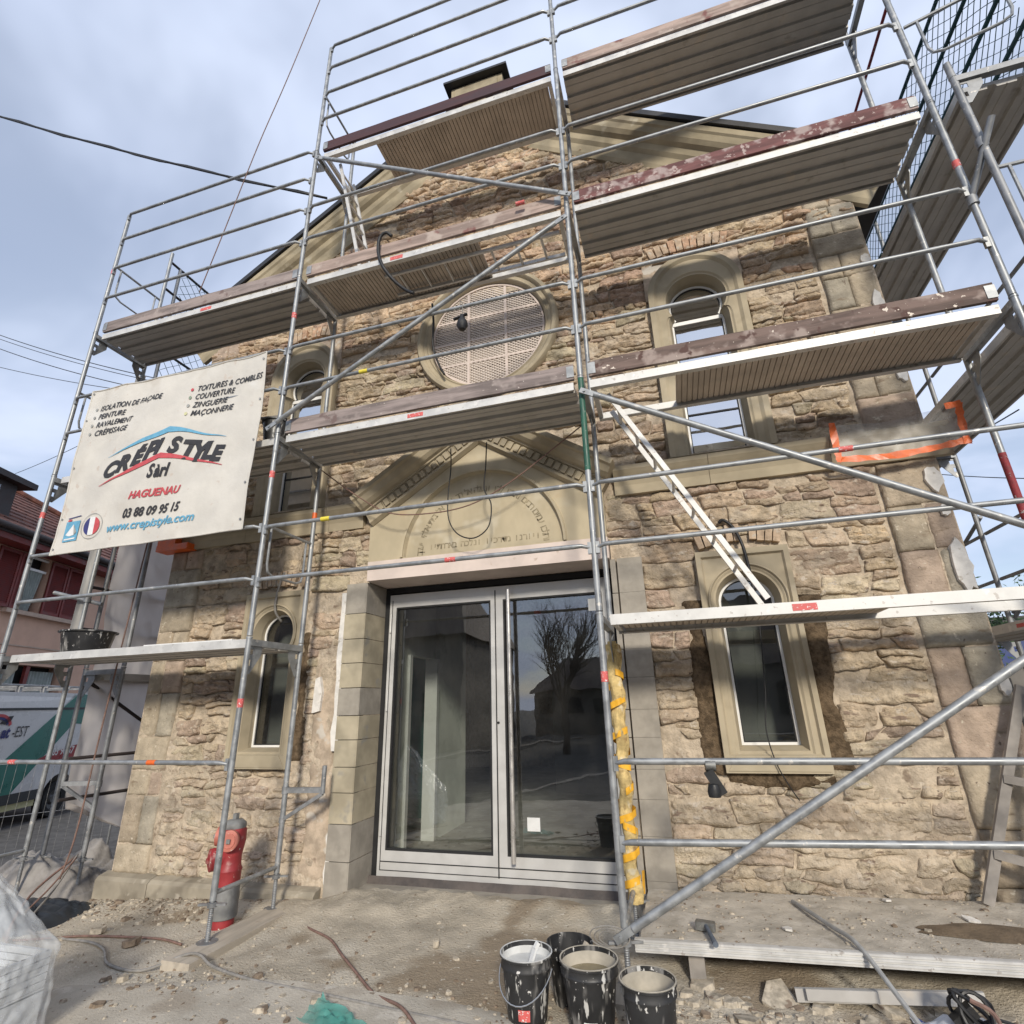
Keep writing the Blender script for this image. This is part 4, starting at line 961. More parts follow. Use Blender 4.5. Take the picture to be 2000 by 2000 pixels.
steel_deck(sc, 'x', -6.07, -3.14, D0, D1, zd(2), label=-4.5); steel_deck(sc, 'x', -6.07, -3.14, D0, D1, zd(1)); steel_deck(sc, 'x', -6.07, -3.14, D0, D1, zd(0))
steel_deck(sc, 'x', -3.0, -.07, D0, D1, zd(1), label=-1.65)
slat_deck(sc, -3.0, -.07, D0, D1, zd(2), -2.95, -.98, label=-1.95); slat_deck(sc, -3.0, -.07, D0, D1, zd(3), -2.30, -.12)
slat_deck(sc, .07, 3.0, D0, D1, zd(0), .12, 1.95, label=1.28); slat_deck(sc, .07, 3.0, D0, D1, zd(1), .78, 2.95)
steel_deck(sc, 'x', .07, 3.0, D0, D1, zd(2)); steel_deck(sc, 'x', .07, 3.0, D0, D1, zd(3))
def toe(a0, a1, k, m_):
    z = J[k]+.012; q = MB(); n = 12; vs = []
    for i in range(n+1):
        x = a0+(a1-a0)*i/n; jz = rnd.uniform(-.004, .004)
        vs += [(x, .022, z), (x, .052, z), (x, .052, z+.15+jz), (x, .022, z+.15+jz)]
    fs = [(4*i+j, 4*i+(j+1) % 4, 4*i+4+(j+1) % 4, 4*i+4+j) for i in range(n) for j in range(4)]+[(0, 1, 2, 3), tuple(4*n+j for j in (3, 2, 1, 0))]
    q.add(vs, fs); t = q.build('toe_board', m_, sc)
    for x in (a0, a1):
        e = MB(); s_ = 1 if x == a0 else -1; e.box(x-.004*s_, x+.06*s_, .016, .021, z+.02, z+.13); e.build('end_fitting', 'galvanised', t)
toe(-6.06, -3.13, 2, 'toe_grey'); toe(-3.0, -.06, 1, 'toe_grey'); toe(-3.0, -.06, 2, 'toe_pink'); toe(-3.0, -.06, 3, 'toe_maroon')
toe(.07, 3.0, 1, 'toe_brown'); toe(.07, 3.0, 2, 'toe_red'); toe(.07, 3.0, 3, 'toe_pink')
def ladder(root, p0, p1, wv, name='ladder', m_='alu_edge', step=.27, sw=.022, sd_=.055, rung=.013):
    p0, p1, wv = Vector(p0), Vector(p1), Vector(wv); d = (p1-p0).normalized(); q = MB()
    up_ = wv.normalized()
    for s_ in (0, 1): q.obox(p0+wv*s_, p1+wv*s_, sd_, sw, up=up_)
    n = int((p1-p0).length/step)
    for i in range(n):
        c = p0+d*(step*(i+.6)); q.tube([c, c+wv], rung, 8)
    return q.build(name, m_, root)
ladder(sc, (.20, .22, 4.12), (1.17, .22, 2.25), (0, .30, 0), sd_=.04)
ladder(sc, (-2.86, .20, 8.14), (-2.42, .20, 6.28), (0, .30, 0), sd_=.036)
ladder(sc, (-2.1, .21, 6.105), (-.12, .21, 6.09), (0, .30, 0), sd_=.04)
# end guard frames with bent tube panels
def end_guard(root, a, b, z):
    a, b = Vector((a[0], a[1], z)), Vector((b[0], b[1], z)); q = MB(); q.tube([a, b], .015, 8); d = (b-a); u = d.normalized()
    P = [a+u*.09, a+u*.09-Vector((0, 0, .36)), a+u*.11-Vector((0, 0, .43)), a+u*.18-Vector((0, 0, .46)), b-u*.18-Vector((0, 0, .46)), b-u*.11-Vector((0, 0, .43)), b-u*.09-Vector((0, 0, .36)), b-u*.09]
    q.tube(P, .012, 8); return q.build('end_guard', 'galvanised', root, smooth=True)
end_guard(sc, (-6.14, 0), (-6.14, WY), 5.32); end_guard(sc, (-6.14, 0), (-6.14, WY), 7.3); end_guard(sc, (-3.07, 0), (-3.07, WY), 3.24); end_guard(sc, (-3.07, 0), (-3.07, WY), 9.25)
end_guard(sc, (3.09, -.03), (3.8, -.2), 7.12)
# green painted sleeve, tape bands, stickers
q = MB(); q.tube([(0, 0, 3.33), (0, 0, 4.19)], TR+.0012, 14); q.build('painted_section', 'green_paint', sc, smooth=True)
q = MB(); q.tube([(3.07, WY, 2.7), (3.07, WY, 3.3)], TR+.0012, 14); q.build('painted_section', 'red_worn', sc, smooth=True)
def band(x, y, z, h_, m_, r_=TR+.0015): q_ = MB(); q_.tube([(x, y, z), (x, y, z+h_)], r_, 12); q_.build('sticker', m_, sc, smooth=True)
for x, y, z in ((0, 0, 1.72), (-3.07, 0, 1.62), (-3.07, 0, 3.72), (-3.07, 0, 5.62), (-6.14, 0, 3.68), (3.07, 0, 5.45), (-6.14, 0, 7.15)): band(x, y, z, .07, 'sticker_red')
band(-3.07, WY, 3.52, .07, 'tape_orange')
for x0, z, m_ in ((-2.15, 4.70, 'tape_yellow'), (-2.42, 3.2, 'tape_yellow'), (-3.9, 1.2, 'tape_orange'), (-5.55, 1.2, 'sticker_red'), (-1.2, 2.7, 'sticker_red'), (1.75, 3.2, 'sticker_red'), (-.5, 6.32, 'sticker_red')):
    q = MB(); q.tube([(x0, YR, z), (x0+.09, YR, z)], .0205, 10); q.build('tape_band', m_, sc, smooth=True)
# side brackets with short posts, couplers
def bracket(x, y, dx, dy, z):
    q = MB(); e = Vector((x+dx, y+dy, z)); q.obox((x, y, z), e, .04, .045); q.tube([e+Vector((0, 0, -.03)), e+Vector((0, 0, .2))], .021, 10); q.obox((x, y, z-.24), e-Vector((0, 0, .03)), .03, .03)
    q.tube([(x, y, z-.26), (x, y, z-.22)], .03, 10); q.tube([(x, y, z-.03), (x, y, z+.03)], .031, 10); q.build('bracket', 'galvanised_dull', sc, smooth=True)
bracket(-3.07, WY, .36, .05, .90)
# ---- scaffold along the right side of the building
sr = thing('side_scaffold', (3.5, 0, 0), 'galvanised scaffold with green safety net running back along the right side wall', 'scaffold')
XI, XO = 3.16, 3.86
for y in (-.17, 2.9, 5.97):
    for z0, z1 in ((.24, 2.2), (2.2, 4.2), (4.2, 6.2)): frame(sr, (XI, y), (XO, y), z0, z1, m_='galvanised_dull')
    for x in (XI, XO): jack(sr, x, y, .24, -.02)
    q = MB(); q.tube([(XO, y, 6.2), (XO, y, 8.3)], TR, 12)
    if y < 0: q.tube([(XI, y, 6.2), (XI, y, 6.36)], TR, 12)
    q.build('guard_post', 'galvanised_dull', sr, smooth=True)
for y0, y1 in ((-.10, 2.83), (2.97, 5.9)):
    for z in (6.13, 4.2, 2.12): steel_deck(sr, 'y', y0, y1, XI+.04, XO-.03, z)
    for z in (2.7, 3.2, 4.7, 5.2): q = MB(); q.tube([(XO+.03, y0-.04, z), (XO+.03, y1+.04, z)], .019, 8); q.build('guard_rail', 'galvanised_dull', sr, smooth=True)
    for z in (6.7, 7.2, 7.7, 8.2): q = MB(); q.tube([(XO-.03, y0-.04, z), (XO-.03, y1+.04, z)], .02, 8); q.build('guard_rail', 'net_green', sr, smooth=True)
q = MB(); q.tube([(XO, -.2, 9.35), (XO, 6.5, 9.35)], .02, 8); q.build('guard_rail', 'red_worn', sr, smooth=True)
l = MB(); l.box(XI+.034, XI+.0345, 1.3, 1.5, 2.07, 2.10); l.build('sticker', 'sticker_red', sr)
def net(root, x, y0, y1, z0, z1, pitch=.10, r_=.0038, m_='net_green', sagx=.05, name='safety_net'):
    """knotted net of diagonal cords in a vertical plane of constant x"""
    q = MB(); W_, H_ = y1-y0, z1-z0
    for sg in (-1, 1):
        k = -H_
        while k < W_+H_:
            pts = []
            for i in range(25):
                h = H_*i/24; yy = y0+k+sg*(h-H_/2)+H_/2*0
                if y0 <= yy <= y1: pts.append((x+sagx*math.sin(math.pi*h/H_)*(.6+.4*math.sin(yy*2.1)), yy+.012*math.sin(h*9+k*3), z0+h))
            if len(pts) > 1: q.tube(pts, r_, 4, cap=False)
            k += pitch*1.41
    return q.build(name, m_, root, fix=False)
net(sr, XO-.05, -.1, 5.9, 6.2, 8.2)
q = MB(); q.tube([(3.07, 0, 5.12), (3.15, -.17, 5.4), (3.2, -.28, 5.58)], .0235, 10); q.tube([(3.07, 0, 5.06), (3.07, 0, 5.14)], .037, 10); q.tube([(3.155, -.17, 5.42), (3.155, -.17, 5.5)], .037, 10); q.build('coupler_tube', 'galvanised_dull', sr, smooth=True)
end_guard(sr, (XI, -.17), (XO, -.17), 5.2)
for y0, z0, y1, z1 in ((2.9, 2.3, -.1, 4.0), (2.9, 3.4, 5.9, 2.3), (-.17, 3.3, 2.9, 2.35)):
    q = MB(); q.tube([(XO+.05, y0, z0), (XO+.05, y1, z1)], .02, 8); q.build('diagonal_brace', 'galvanised_dull', sr, smooth=True)
# ---- scaffold along the left side
sl = thing('side_scaffold', (-5.9, 1, -.2), 'galvanised scaffold with grey sheeting running back along the left side wall', 'scaffold')
XIl, XOl = -5.62, -6.2
for y in (.92, 3.9):
    for z0, z1 in ((.2, 2.1), (2.1, 4.1), (4.1, 6.1)): frame(sl, (XIl, y), (XOl, y), z0, z1, m_='galvanised_dull')
    for x in (XIl, XOl): jack(sl, x, y, .2, -.19)
    q = MB(); q.tube([(XOl, y, 6.1), (XOl, y, 8.1)], TR, 12); q.build('guard_post', 'galvanised_dull', sl, smooth=True)
for z in (6.05, 4.05, 2.03): steel_deck(sl, 'y', .98, 3.85, XOl+.03, XIl-.03, z)
for z in (2.55, 3.05, 4.6, 5.1, 6.6, 7.1, 7.6, 8.1): q = MB(); q.tube([(XOl, .75, z), (XOl, 3.95, z)], .019, 8); q.build('guard_rail', 'dark_cladding', sl, smooth=True)
for z in (.75, 1.15): q = MB(); q.tube([(XIl-.3, .75, z), (XIl, 3.95, z)], .018, 8); q.build('guard_rail', 'dark_cladding', sl, smooth=True)
q = MB(); q.tube([(XOl+.06, .95, 1.95), (XOl+.06, 3.8, .3)], .02, 8); q.build('diagonal_brace', 'dark_cladding', sl, smooth=True)
net(sl, XOl+.03, .9, 3.9, 6.1, 8.1, pitch=.12)
q = MB(); x, y, z = XIl, .92, .90; q.obox((x, y, z), (x-.36, y-.12, z), .04, .045); q.tube([(x-.36, y-.12, z-.04), (x-.36, y-.12, z+.2)], .021, 10); q.obox((x, y, z-.24), (x-.34, y-.11, z-.03), .03, .03); q.tube([(x, y, z-.04), (x, y, z+.02)], .031, 10); q.build('bracket', 'galvanised_dull', sl, smooth=True)
q = MB(); q.tube([(-6.6, .62, 2.99), (-6.0, .78, 2.83)], .023, 10); q.tube([(-6.14, .70, 2.85), (-6.14, .70, 2.93)], .036, 10); q.build('coupler_tube', 'galvanised_dull', sl, smooth=True)
# sheeting
U, Wv = np.meshgrid(np.linspace(0, 1, 110), np.linspace(0, 1, 130), indexing='ij')
yy = .96+U*2.9; zz_ = .15+Wv*3.75; zz_ = np.where(U < .35, np.maximum(zz_, .15+(1-U/.35)*.55*(1-Wv)), zz_)
xx = XOl+.02+.07*np.abs(fbm(U*9+Wv*3, Wv*5-U*2, 1, 3, 6))+.05*np.abs(fbm(U*14, Wv*2.2, 1, 2, 26))*(1.2-Wv)+.12*fbm(U*3, Wv*2, 2, 2, 9)+.10*(1-Wv)**2
q = MB(); q.grid(np.stack([xx, yy, zz_], -1)); sh = q.build('sheeting', 'sheeting', smooth='all', fix=False); tag(sh, 'grey dust sheeting hanging from the left side scaffold next to the van', 'sheeting')

# ------------------------------------------------------------------ banner on the left bay
YB = -.085
ban = thing('banner', (-4.5, YB, 3.19), 'large cream contractor banner with blue and red roof logo tied to the left bay', 'banner')
bc = [(-5.75, 5.20), (-3.27, 5.17), (-3.24, 3.19), (-5.73, 3.19)]            # tl tr br bl
def bpos(u, v):                                        # u right, v down (0..1)
    x = (bc[0][0]*(1-u)+bc[1][0]*u)*(1-v)+(bc[3][0]*(1-u)+bc[2][0]*u)*v
    z = (bc[0][1]*(1-u)+bc[1][1]*u)*(1-v)+(bc[3][1]*(1-u)+bc[2][1]*u)*v
    y = YB+.020*math.sin(v*3.1)*math.sin(u*8.3+v*2)+.01*math.sin(u*3.3-v*5.1)+.006*math.sin(u*23+v*9)+.012*float(fbm(np.array(u*3+v), np.array(v*4-u*2), 1.7, 3, 21))
    z -= .012*abs(math.sin(u*math.pi*5))*(1-v)
    return x, y, z
q = MB(); nu, nv = 50, 40
P = np.array([[bpos(i/nu, j/nv) for j in range(nv+1)] for i in range(nu+1)]); q.grid(P); q.build('cloth', 'banner_cloth', ban, smooth='all', fix=False)
for e in (((0, 0), (1, 0)), ((0, 1), (1, 1)), ((0, 0), (0, 1)), ((1, 0), (1, 1))):
    q = MB(); (u0, v0), (u1, v1) = e; pts = [bpos(u0+(u1-u0)*i/20, v0+(v1-v0)*i/20) for i in range(21)]; q.tube([(x, y-.002, z) for x, y, z in pts], .008, 6); q.build('hem', 'banner_cloth', ban, smooth=True)
for u, v in [(0.012, t) for t in (.02, .2, .5, .8, .97)]+[(.988, t) for t in (.04, .28, .52, .76, .95)]:
    x, y, z = bpos(u, v); q = MB(); q.lathe([(.004, -.006), (.011, -.007), (.012, -.003)], (x, y-.004, z), 10, 'y'); q.build('eyelet', 'galvanised_dull', ban)
def bput(vs, fs, mname, name='lettering', off=.0075):
    """vs in banner uv"""
    q = MB(); q.add([(lambda p: (p[0], p[1]-off, p[2]))(bpos(u, v)) for u, v in vs], fs); q.build(name, mname, ban, fix=False)
WB, HB = 2.49, 1.99
def btext(body, u, v, h, mname, shear=.25, bold=.004, width=.72, target=None, rise=0.0):
    """baseline-left at (u,v); h letter height in metres; rise: metres up per metre along"""
    vs, fs = text_mb(body, h*1.42, shear, bold, width)
    if target:
        x1 = max(p[0] for p in vs); k = target*WB/x1; vs = [(x*k, y) for x, y in vs]
    bput([(u+x/WB, v-(y+rise*x)/HB) for x, y in vs], fs, mname)
def bdot(u, v, r_, mname):
    n = 18; bput([(u+r_*math.cos(2*math.pi*i/n)/WB, v+r_*math.sin(2*math.pi*i/n)/HB) for i in range(n)], [tuple(range(n))], mname, 'bullet')
for i, (t, wd) in enumerate((('ISOLATION DE FAÇADE', .372), ('PEINTURE', .162), ('RAVALEMENT', .218), ('CRÉPISSAGE', .200))):
    v = .151+i*.0535; btext(t, .085, v, .066, 'ink_black', .3, .0012, .7, wd); bdot(.061-i*.001, v-.016, .019, 'ink_grey')
for i, (t, wd) in enumerate((('TOITURES & COMBLES', .347), ('COUVERTURE', .207), ('ZINGUERIE', .178), ('MAÇONNERIE', .218))):
    v = .153+i*.0515; btext(t, .645-i*.002, v, .066, 'ink_black', .3, .0012, .7, wd); bdot(.618-i*.001, v-.016, .020, ('ink_red', 'ink_green', 'ink_grey', 'ink_yellow')[i])
def chevron(pts, mname): bput(pts, [tuple(range(len(pts)))], mname, 'roof_stroke')
def strip(top, bot, mname):
    def dens(l): return [tuple(np.array(l[i])*(1-k/8)+np.array(l[i+1])*k/8) for i in range(len(l)-1) for k in range(8)]+[l[-1]]
    top, bot = dens(top), dens(bot); n = len(top); bput(top+bot, [(i, i+1, n+i+1, n+i) for i in range(n-1)], mname, 'roof_stroke')
strip([(.216, .474), (.30, .438), (.40, .397), (.542, .350), (.65, .388), (.74, .428), (.845, .467)], [(.216, .476), (.30, .447), (.40, .420), (.542, .386), (.65, .405), (.74, .437), (.845, .469)], 'ink_blue')
strip([(.201, .643), (.30, .598), (.40, .555), (.527, .508), (.64, .543), (.74, .582), (.845, .628)], [(.201, .646), (.30, .610), (.40, .582), (.524, .540), (.64, .562), (.74, .594), (.845, .631)], 'ink_red')
L1 = [('C', .208, .600, .165), ('R', .284, .576, .175), ('É', .362, .552, .165), ('P', .424, .534, .205), ('I', .484, .507, .165), ('S', .556, .510, .175), ('T', .612, .552, .21), ('Y', .664, .572, .215), ('L', .728, .572, .18), ('E', .776, .592, .165)]
for ch, u, v, h in L1:
    vs, fs = text_mb(ch, h*1.42, .32, .014, 1.05); tilt = -.10 if u < .5 else .14
    bput([(u+x/WB, v-(y-tilt*x)/HB) for x, y in vs], fs, 'ink_black')
btext('S', .474, .642, .145, 'ink_black', .3, .008, .75); btext('àrl', .510, .645, .135, 'ink_black', .3, .007, .85)
btext('HAGUENAU', .397, .751, .080, 'ink_red', .28, .004, .8, .262)
btext('03 88 09 95 15', .380, .852, .094, 'ink_black', .25, .004, .72, .295)
btext('www.crepistyle.com', .300, .916, .088, 'ink_blue', .25, .003, .75, .456)
def bpoly(pts, mname, name='logo', off=.0075): bput(pts, [tuple(range(len(pts)))], mname, name, off)
bpoly([(.050, .822), (.142, .826), (.142, .937), (.056, .937)], 'ink_blue')
bpoly([(.066, .898), (.104, .842), (.133, .890), (.120, .904), (.092, .908)], 'ink_white', off=.010); bpoly([(.104, .842), (.133, .890), (.120, .904)], 'ink_grey', off=.0115)
bpoly([(.054, .800), (.138, .796), (.138, .801), (.054, .805)], 'ink_navy'); bpoly([(.056, .810), (.080, .809), (.080, .820), (.056, .820)], 'ink_red')
bpoly([(.064, .920), (.132, .919), (.132, .927), (.064, .928)], 'ink_white', off=.010)
rc = (.212, .868); a_, b_ = .043, .05
def seg(f0, f1, mname, off=.0075):
    n = 10; up_ = [(rc[0]+a_*(f0+(f1-f0)*i/n), rc[1]-b_*math.sqrt(max(0, 1-(f0+(f1-f0)*i/n)**2))) for i in range(n+1)]
    bpoly(up_+[(u, 2*rc[1]-v) for u, v in reversed(up_)], mname, off=off)
seg(-.99, -.33, 'ink_navy'); seg(-.33, .33, 'ink_white'); seg(.33, .99, 'ink_red')
n = 36; ring = [(rc[0]+.058*math.cos(2*math.pi*i/n), rc[1]+.07*math.sin(2*math.pi*i/n)) for i in range(n)]; r2 = [(rc[0]+.0555*math.cos(2*math.pi*i/n), rc[1]+.067*math.sin(2*math.pi*i/n)) for i in range(n)]
bput(ring+r2, [(i, (i+1) % n, n+(i+1) % n, n+i) for i in range(n)], 'ink_grey', 'logo')

# ------------------------------------------------------------------ buckets
def bucket(x, y, h, r0, r1, fill, fillm, label, tilt=(0, 0), tagm=None, handle=None, name='bucket', group='mortar buckets by the scaffold foot'):
    zg = float(gz(x, y)); b = thing(name, (x, y, zg), label, 'bucket', group)
    q = MB(); q.lathe([(0, 0), (r0*.97, 0), (r0, .008), (r0+(r1-r0)*.80, h*.80), (r1*1.025, h*.81), (r1*1.03, h*.84), (r1, h*.86), (r1*1.01, h-.016), (r1*1.06, h-.012), (r1*1.06, h), (r1*1.0, h), (r1*.985, h*.9), (r0*.97, .012), (0, .012)], (0, 0, 0), 36)
    q.build('body', 'bucket_black', b, smooth=True, local=True)
    rf_ = r0+(r1-r0)*fill; q = MB(); q.lathe([(0, h*fill), (rf_*.97, h*fill+.006)], (0, 0, 0), 28); q.build('contents', fillm, b, local=True, fix=False)
    q = MB(); q.lathe([(rf_*.975, h*fill+.005), (r1*.99, h*.93), (r1*1.004, h+.0015), (r1*1.05, h+.002), (r1*1.062, h-.002)], (0, 0, 0), 36); q.build('splashed_rim', fillm if fillm != 'slurry_wet' else 'cement_slurry', b, smooth=True, local=True)
    if handle is not None:
        a0 = handle; pts = []
        for i in range(17):
            t = math.pi*i/16; pts.append((r1*1.09*math.cos(t)*math.cos(a0)-.0*math.sin(a0)+math.sin(t)*r1*1.10*math.sin(a0), r1*1.09*math.cos(t)*math.sin(a0)-math.sin(t)*r1*1.10*math.cos(a0), h*.80-math.sin(t)*h*.42))
        q = MB(); q.tube(pts, .0035, 6); q.build('wire_handle', 'wire_metal', b, smooth=True, local=True)
    if tagm:
        q = MB(); vs = []; 
        for z in (.035, .085):
            for i in range(5): t = R(-100+i*8); rr_ = r0+(r1-r0)*z/h+.0015; vs.append((rr_*math.cos(t), rr_*math.sin(t), z))
        q.add(vs, [(i, i+1, 6+i, 5+i) for i in range(4)]); q.build('paper_label', tagm, b, local=True)
    return b
bucket(-.50, -.44, .30, .105, .138, .80, 'cement_white', 'black bucket full of whitish mortar, leftmost of the four by the scaffold foot', tagm='sticker_red', handle=R(-8))
bucket(-.30, -.21, .28, .10, .128, .45, 'bucket_black', 'half hidden black bucket behind the other three')
bucket(-.145, -.47, .31, .11, .148, .74, 'slurry_wet', 'black bucket holding brown slurry, in front of the scaffold post', tagm='paper', handle=None)
bucket(.165, -.58, .29, .108, .134, .55, 'slurry_wet', 'black bucket standing furthest right by the scaffold foot')
for (x, y, z) in ((-.47, -.50, .29), (-.235, -.30, .24)):
    t = thing('trowel', (x, y, z), 'paint stained stick standing in the whitish mortar' if x < -.4 else 'small stick handle poking out of the rear black bucket', 'tool')
    q = MB(); q.obox((0, 0, -.05), (.03, .03, .035), .03, .012); q.obox((.03, .03, .035), (.045, .045, .06), .022, .02); q.build('stick', 'paper' if x < -.4 else 'timber', t, local=True)
# black mortar tub on the low left deck
tb = thing('mortar_tub', (-5.42, .30, 2.19), 'black plastic mortar tub on the lowest left scaffold deck', 'tub')
q = MB(); q.lathe([(0, 0), (.19, 0), (.20, .01), (.235, .21), (.26, .212), (.26, .225), (.225, .225), (.19, .015), (0, .015)], (0, 0, 0), 36); q.build('body', 'bucket_black', tb, smooth=True, local=True)
q = MB(); q.lathe([(0, .14), (.217, .145)], (0, 0, 0), 30); q.build('contents', 'cement_slurry', tb, local=True, fix=False)
tb = thing('bucket', (-3.30, .22, 4.19), 'black bucket at the end of the deck beside the banner', 'bucket')
q = MB(); q.lathe([(0, 0), (.10, 0), (.135, .27), (.15, .275), (.15, .29), (.13, .29), (.1, .02), (0, .02)], (0, 0, 0), 28); q.build('body', 'bucket_black', tb, smooth=True, local=True)
fl = thing('wood_float', (-3.32, .18, 4.49), 'small wooden board lying across the bucket beside the banner', 'board')
q = MB(); q.obox((-.1, -.05, .0), (.12, .06, .05), .12, .02); q.build('board', 'timber_grey', fl, local=True)
pk = thing('white_board', (-3.95, .25, 2.205), 'thin white board lying on the lowest left scaffold deck', 'board')
q = MB(); q.box(-.5, .55, -.1, .12, 0, .012); q.build('board', 'paper', pk, local=True)

# ------------------------------------------------------------------ fire hydrant
hy = thing('fire_hydrant', (-3.33, .42, -.07), 'red fire hydrant with grey base behind the scaffold foot', 'hydrant')
q = MB(); q.lathe([(.098, 0), (.098, .07), (.085, .075)], (0, 0, 0), 24); q.build('foot', 'hydrant_red', hy, smooth=True, local=True)
q = MB(); q.lathe([(.112, .072), (.118, .08), (.112, .30), (.108, .31)], (0, 0, 0), 28); q.build('lower_barrel', 'hydrant_grey', hy, smooth=True, local=True)
q = MB(); q.lathe([(.108, .31), (.108, .40), (.115, .42), (.098, .45), (.094, .52), (.105, .58), (.115, .64), (.112, .72), (.095, .745)], (0, 0, 0), 28); q.build('barrel', 'hydrant_red', hy, smooth=True, local=True)
q = MB(); q.lathe([(.10, .735), (.105, .745), (.10, .775), (.07, .80), (0, .81)], (0, 0, 0), 24); q.box(-.02, .02, -.02, .02, .80, .85); q.build('cap', 'hydrant_grey', hy, smooth=True, local=True)
def outlet(p, d, r_, l_, m_, nm):
    d = Vector(d).normalized(); p = Vector(p); q = MB(); q.tube([p, p+d*l_*.7, p+d*l_*.72, p+d*l_, p+d*(l_+.004)], [r_*.8, r_*.8, r_, r_, r_*.82], 24)
    o_ = q.build(nm, 'hydrant_red' if nm == 'side_outlet' else m_, hy, smooth=True, local=True)
    q = MB(); q.tube([p+d*(l_+.003), p+d*(l_+.010)], [r_*.72, r_*.66], 20); q.build('outlet_ring', m_, o_, smooth=True, local=True)
    q = MB(); q.tube([p+d*(l_-.01), p+d*(l_+.03)], r_*.28, 4); q.build('key_stud', 'hydrant_grey' if m_ == 'hydrant_faded' else m_, o_, local=True)
outlet((.02, -.02, .66), (.45, -.9, .02), .082, .14, 'hydrant_faded', 'cap_outlet'); outlet((-.02, 0, .67), (-.9, -.45, .05), .075, .13, 'hydrant_faded', 'cap_outlet')
outlet((-.02, -.02, .52), (-.55, -.85, -.05), .088, .15, 'hydrant_red', 'side_outlet')

hy.scale = (.9, .9, .97)
# ------------------------------------------------------------------ base planks and the low right platform
q = MB(); q.obox((-3.02, -.32, -.035), (-2.98, .95, -.03), .25, .06); o = q.build('base_plank', 'timber', smooth=False); tag(o, 'dusty timber plank under the scaffold foot beside the hydrant', 'plank')
q = MB(); q.obox((-.12, -.12, .0), (.16, -.12, .0), .24, .05); o = q.build('base_plank', 'timber'); tag(o, 'short timber block under the scaffold foot beside the buckets', 'plank')
plt = thing('low_platform', (1.3, .4, .1), 'dust covered aluminium platform lying low in front of the right window', 'platform')
def pz(x): return .225+.024*x
q = MB(); X_, Y_ = np.meshgrid(np.linspace(.08, 3.0, 120), np.linspace(.06, .98, 40), indexing='ij')
q.grid(np.stack([X_, Y_, pz(X_)+.004+.006*fbm(X_, Y_, 8, 3, 3)+.01*np.maximum(0, fbm(X_, Y_, 22, 2, 8))], -1)); q.build('dusty_top', 'plank_top', plt, smooth='all', fix=False)
q = MB(); vs = []
for x in (.05, 3.02):
    z = pz(x); vs += [(x, .03, z+.012), (x, .06, z+.012), (x, .06, z-.05), (x, .03, z-.055)]
q.add(vs, [(0, 1, 5, 4), (1, 2, 6, 5), (2, 3, 7, 6), (3, 0, 4, 7), (0, 1, 2, 3), (4, 5, 6, 7)])
for dz in (.0, -.022, -.042): q.add([(x, .022, pz(x)+dz+e) for x in (.05, 3.02) for e in (0, .010)]+[(x, .03, pz(x)+dz+e) for x in (.05, 3.02) for e in (-.002, .012)], [(0, 1, 3, 2), (0, 2, 6, 4), (1, 3, 7, 5)])
q.build('edge_rail', 'alu_edge', plt)
q = MB(); q.add([(x, y, pz(x)-.03) for x in (.06, 3.0) for y in (.06, .98)], [(0, 1, 3, 2)]); q.build('underside', 'deck_steel', plt)
for x in (.35, 2.7):
    q = MB(); q.box(x, x+.09, .12, .95, -.02, pz(x)-.032); q.build('support_block', 'timber_grey', plt)
n = 22; pts = [(2.08+.42*math.cos(2*math.pi*i/n)*rnd.uniform(.85, 1.1), .42+.14*math.sin(2*math.pi*i/n)*rnd.uniform(.8, 1.1)) for i in range(n)]
q = MB(); q.add([(2.08, .42, pz(2.08)+.035)]+[(x, y, pz(x)+.008) for x, y in pts], [(0, 1+i, 1+(i+1) % n) for i in range(n)]); q.build('mortar_spill', 'wet_patch', plt, smooth='all')
# debris under and in front of the platform
bm_ = thing('cast_bracket', (1.5, -.02, .06), 'pale slotted metal bar lying on the rubble under the platform', 'metal bar')
q = MB(); q.obox((-.6, .02, .0), (.3, .06, .05), .02, .06); q.obox((-.55, -.015, .02), (-.2, -.0, .035), .012, .05); q.build('bar', 'deck_steel', bm_, local=True)

# ------------------------------------------------------------------ loose rubble
def chip(mb, x, y, z, s, flat=.45):
    n = rnd.randint(5, 7); a0 = rnd.random()*6; top = []; bot = []
    for k in range(n):
        t = a0+2*math.pi*k/n; r_ = s*rnd.uniform(.6, 1.15); top.append((x+r_*math.cos(t)*.8, y+r_*math.sin(t)*.8, z+s*flat*rnd.uniform(.6, 1.2))); bot.append((x+r_*math.cos(t), y+r_*math.sin(t), z-s*.2))
    mb.add(top+bot, [tuple(range(n))]+[(k, n+k, n+(k+1) % n, (k+1) % n) for k in range(n)])
def gzn(x, y): return float(gz(x, y)+.022*fbm(np.array(x), np.array(y), 1.3, 3, 5)+.012*fbm(np.array(x), np.array(y), 6, 3, 9))
q = MB()
for i in range(6500):
    r_ = rnd.random()
    if r_ < .30: x, y = rnd.uniform(-5.4, -2.2), rnd.gauss(.72, .16)
    elif r_ < .62: x, y = rnd.uniform(-.1, 3.0), rnd.gauss(-.05, .16)
    elif r_ < .75: x, y = rnd.gauss(-2.5, .5), rnd.gauss(.7, .18)
    elif r_ < .88: x, y = rnd.uniform(-3.4, -.2), rnd.gauss(-.55, .2)
    else: x, y = rnd.uniform(-5.2, 2.8), rnd.uniform(-1.2, .95)
    if y > .93 and not (-2.55 < x < .02): continue
    s = min(.05, .0048*math.exp(rnd.gauss(.4, .66))); q.cur = 0 if rnd.random() < .68 else 1
    chip(q, x, y, gzn(x, y)+(.010 if y < -.4 else .003)+(.05*math.exp(-((x+4)**2/2.2+(y-.82)**2/.05))), s)
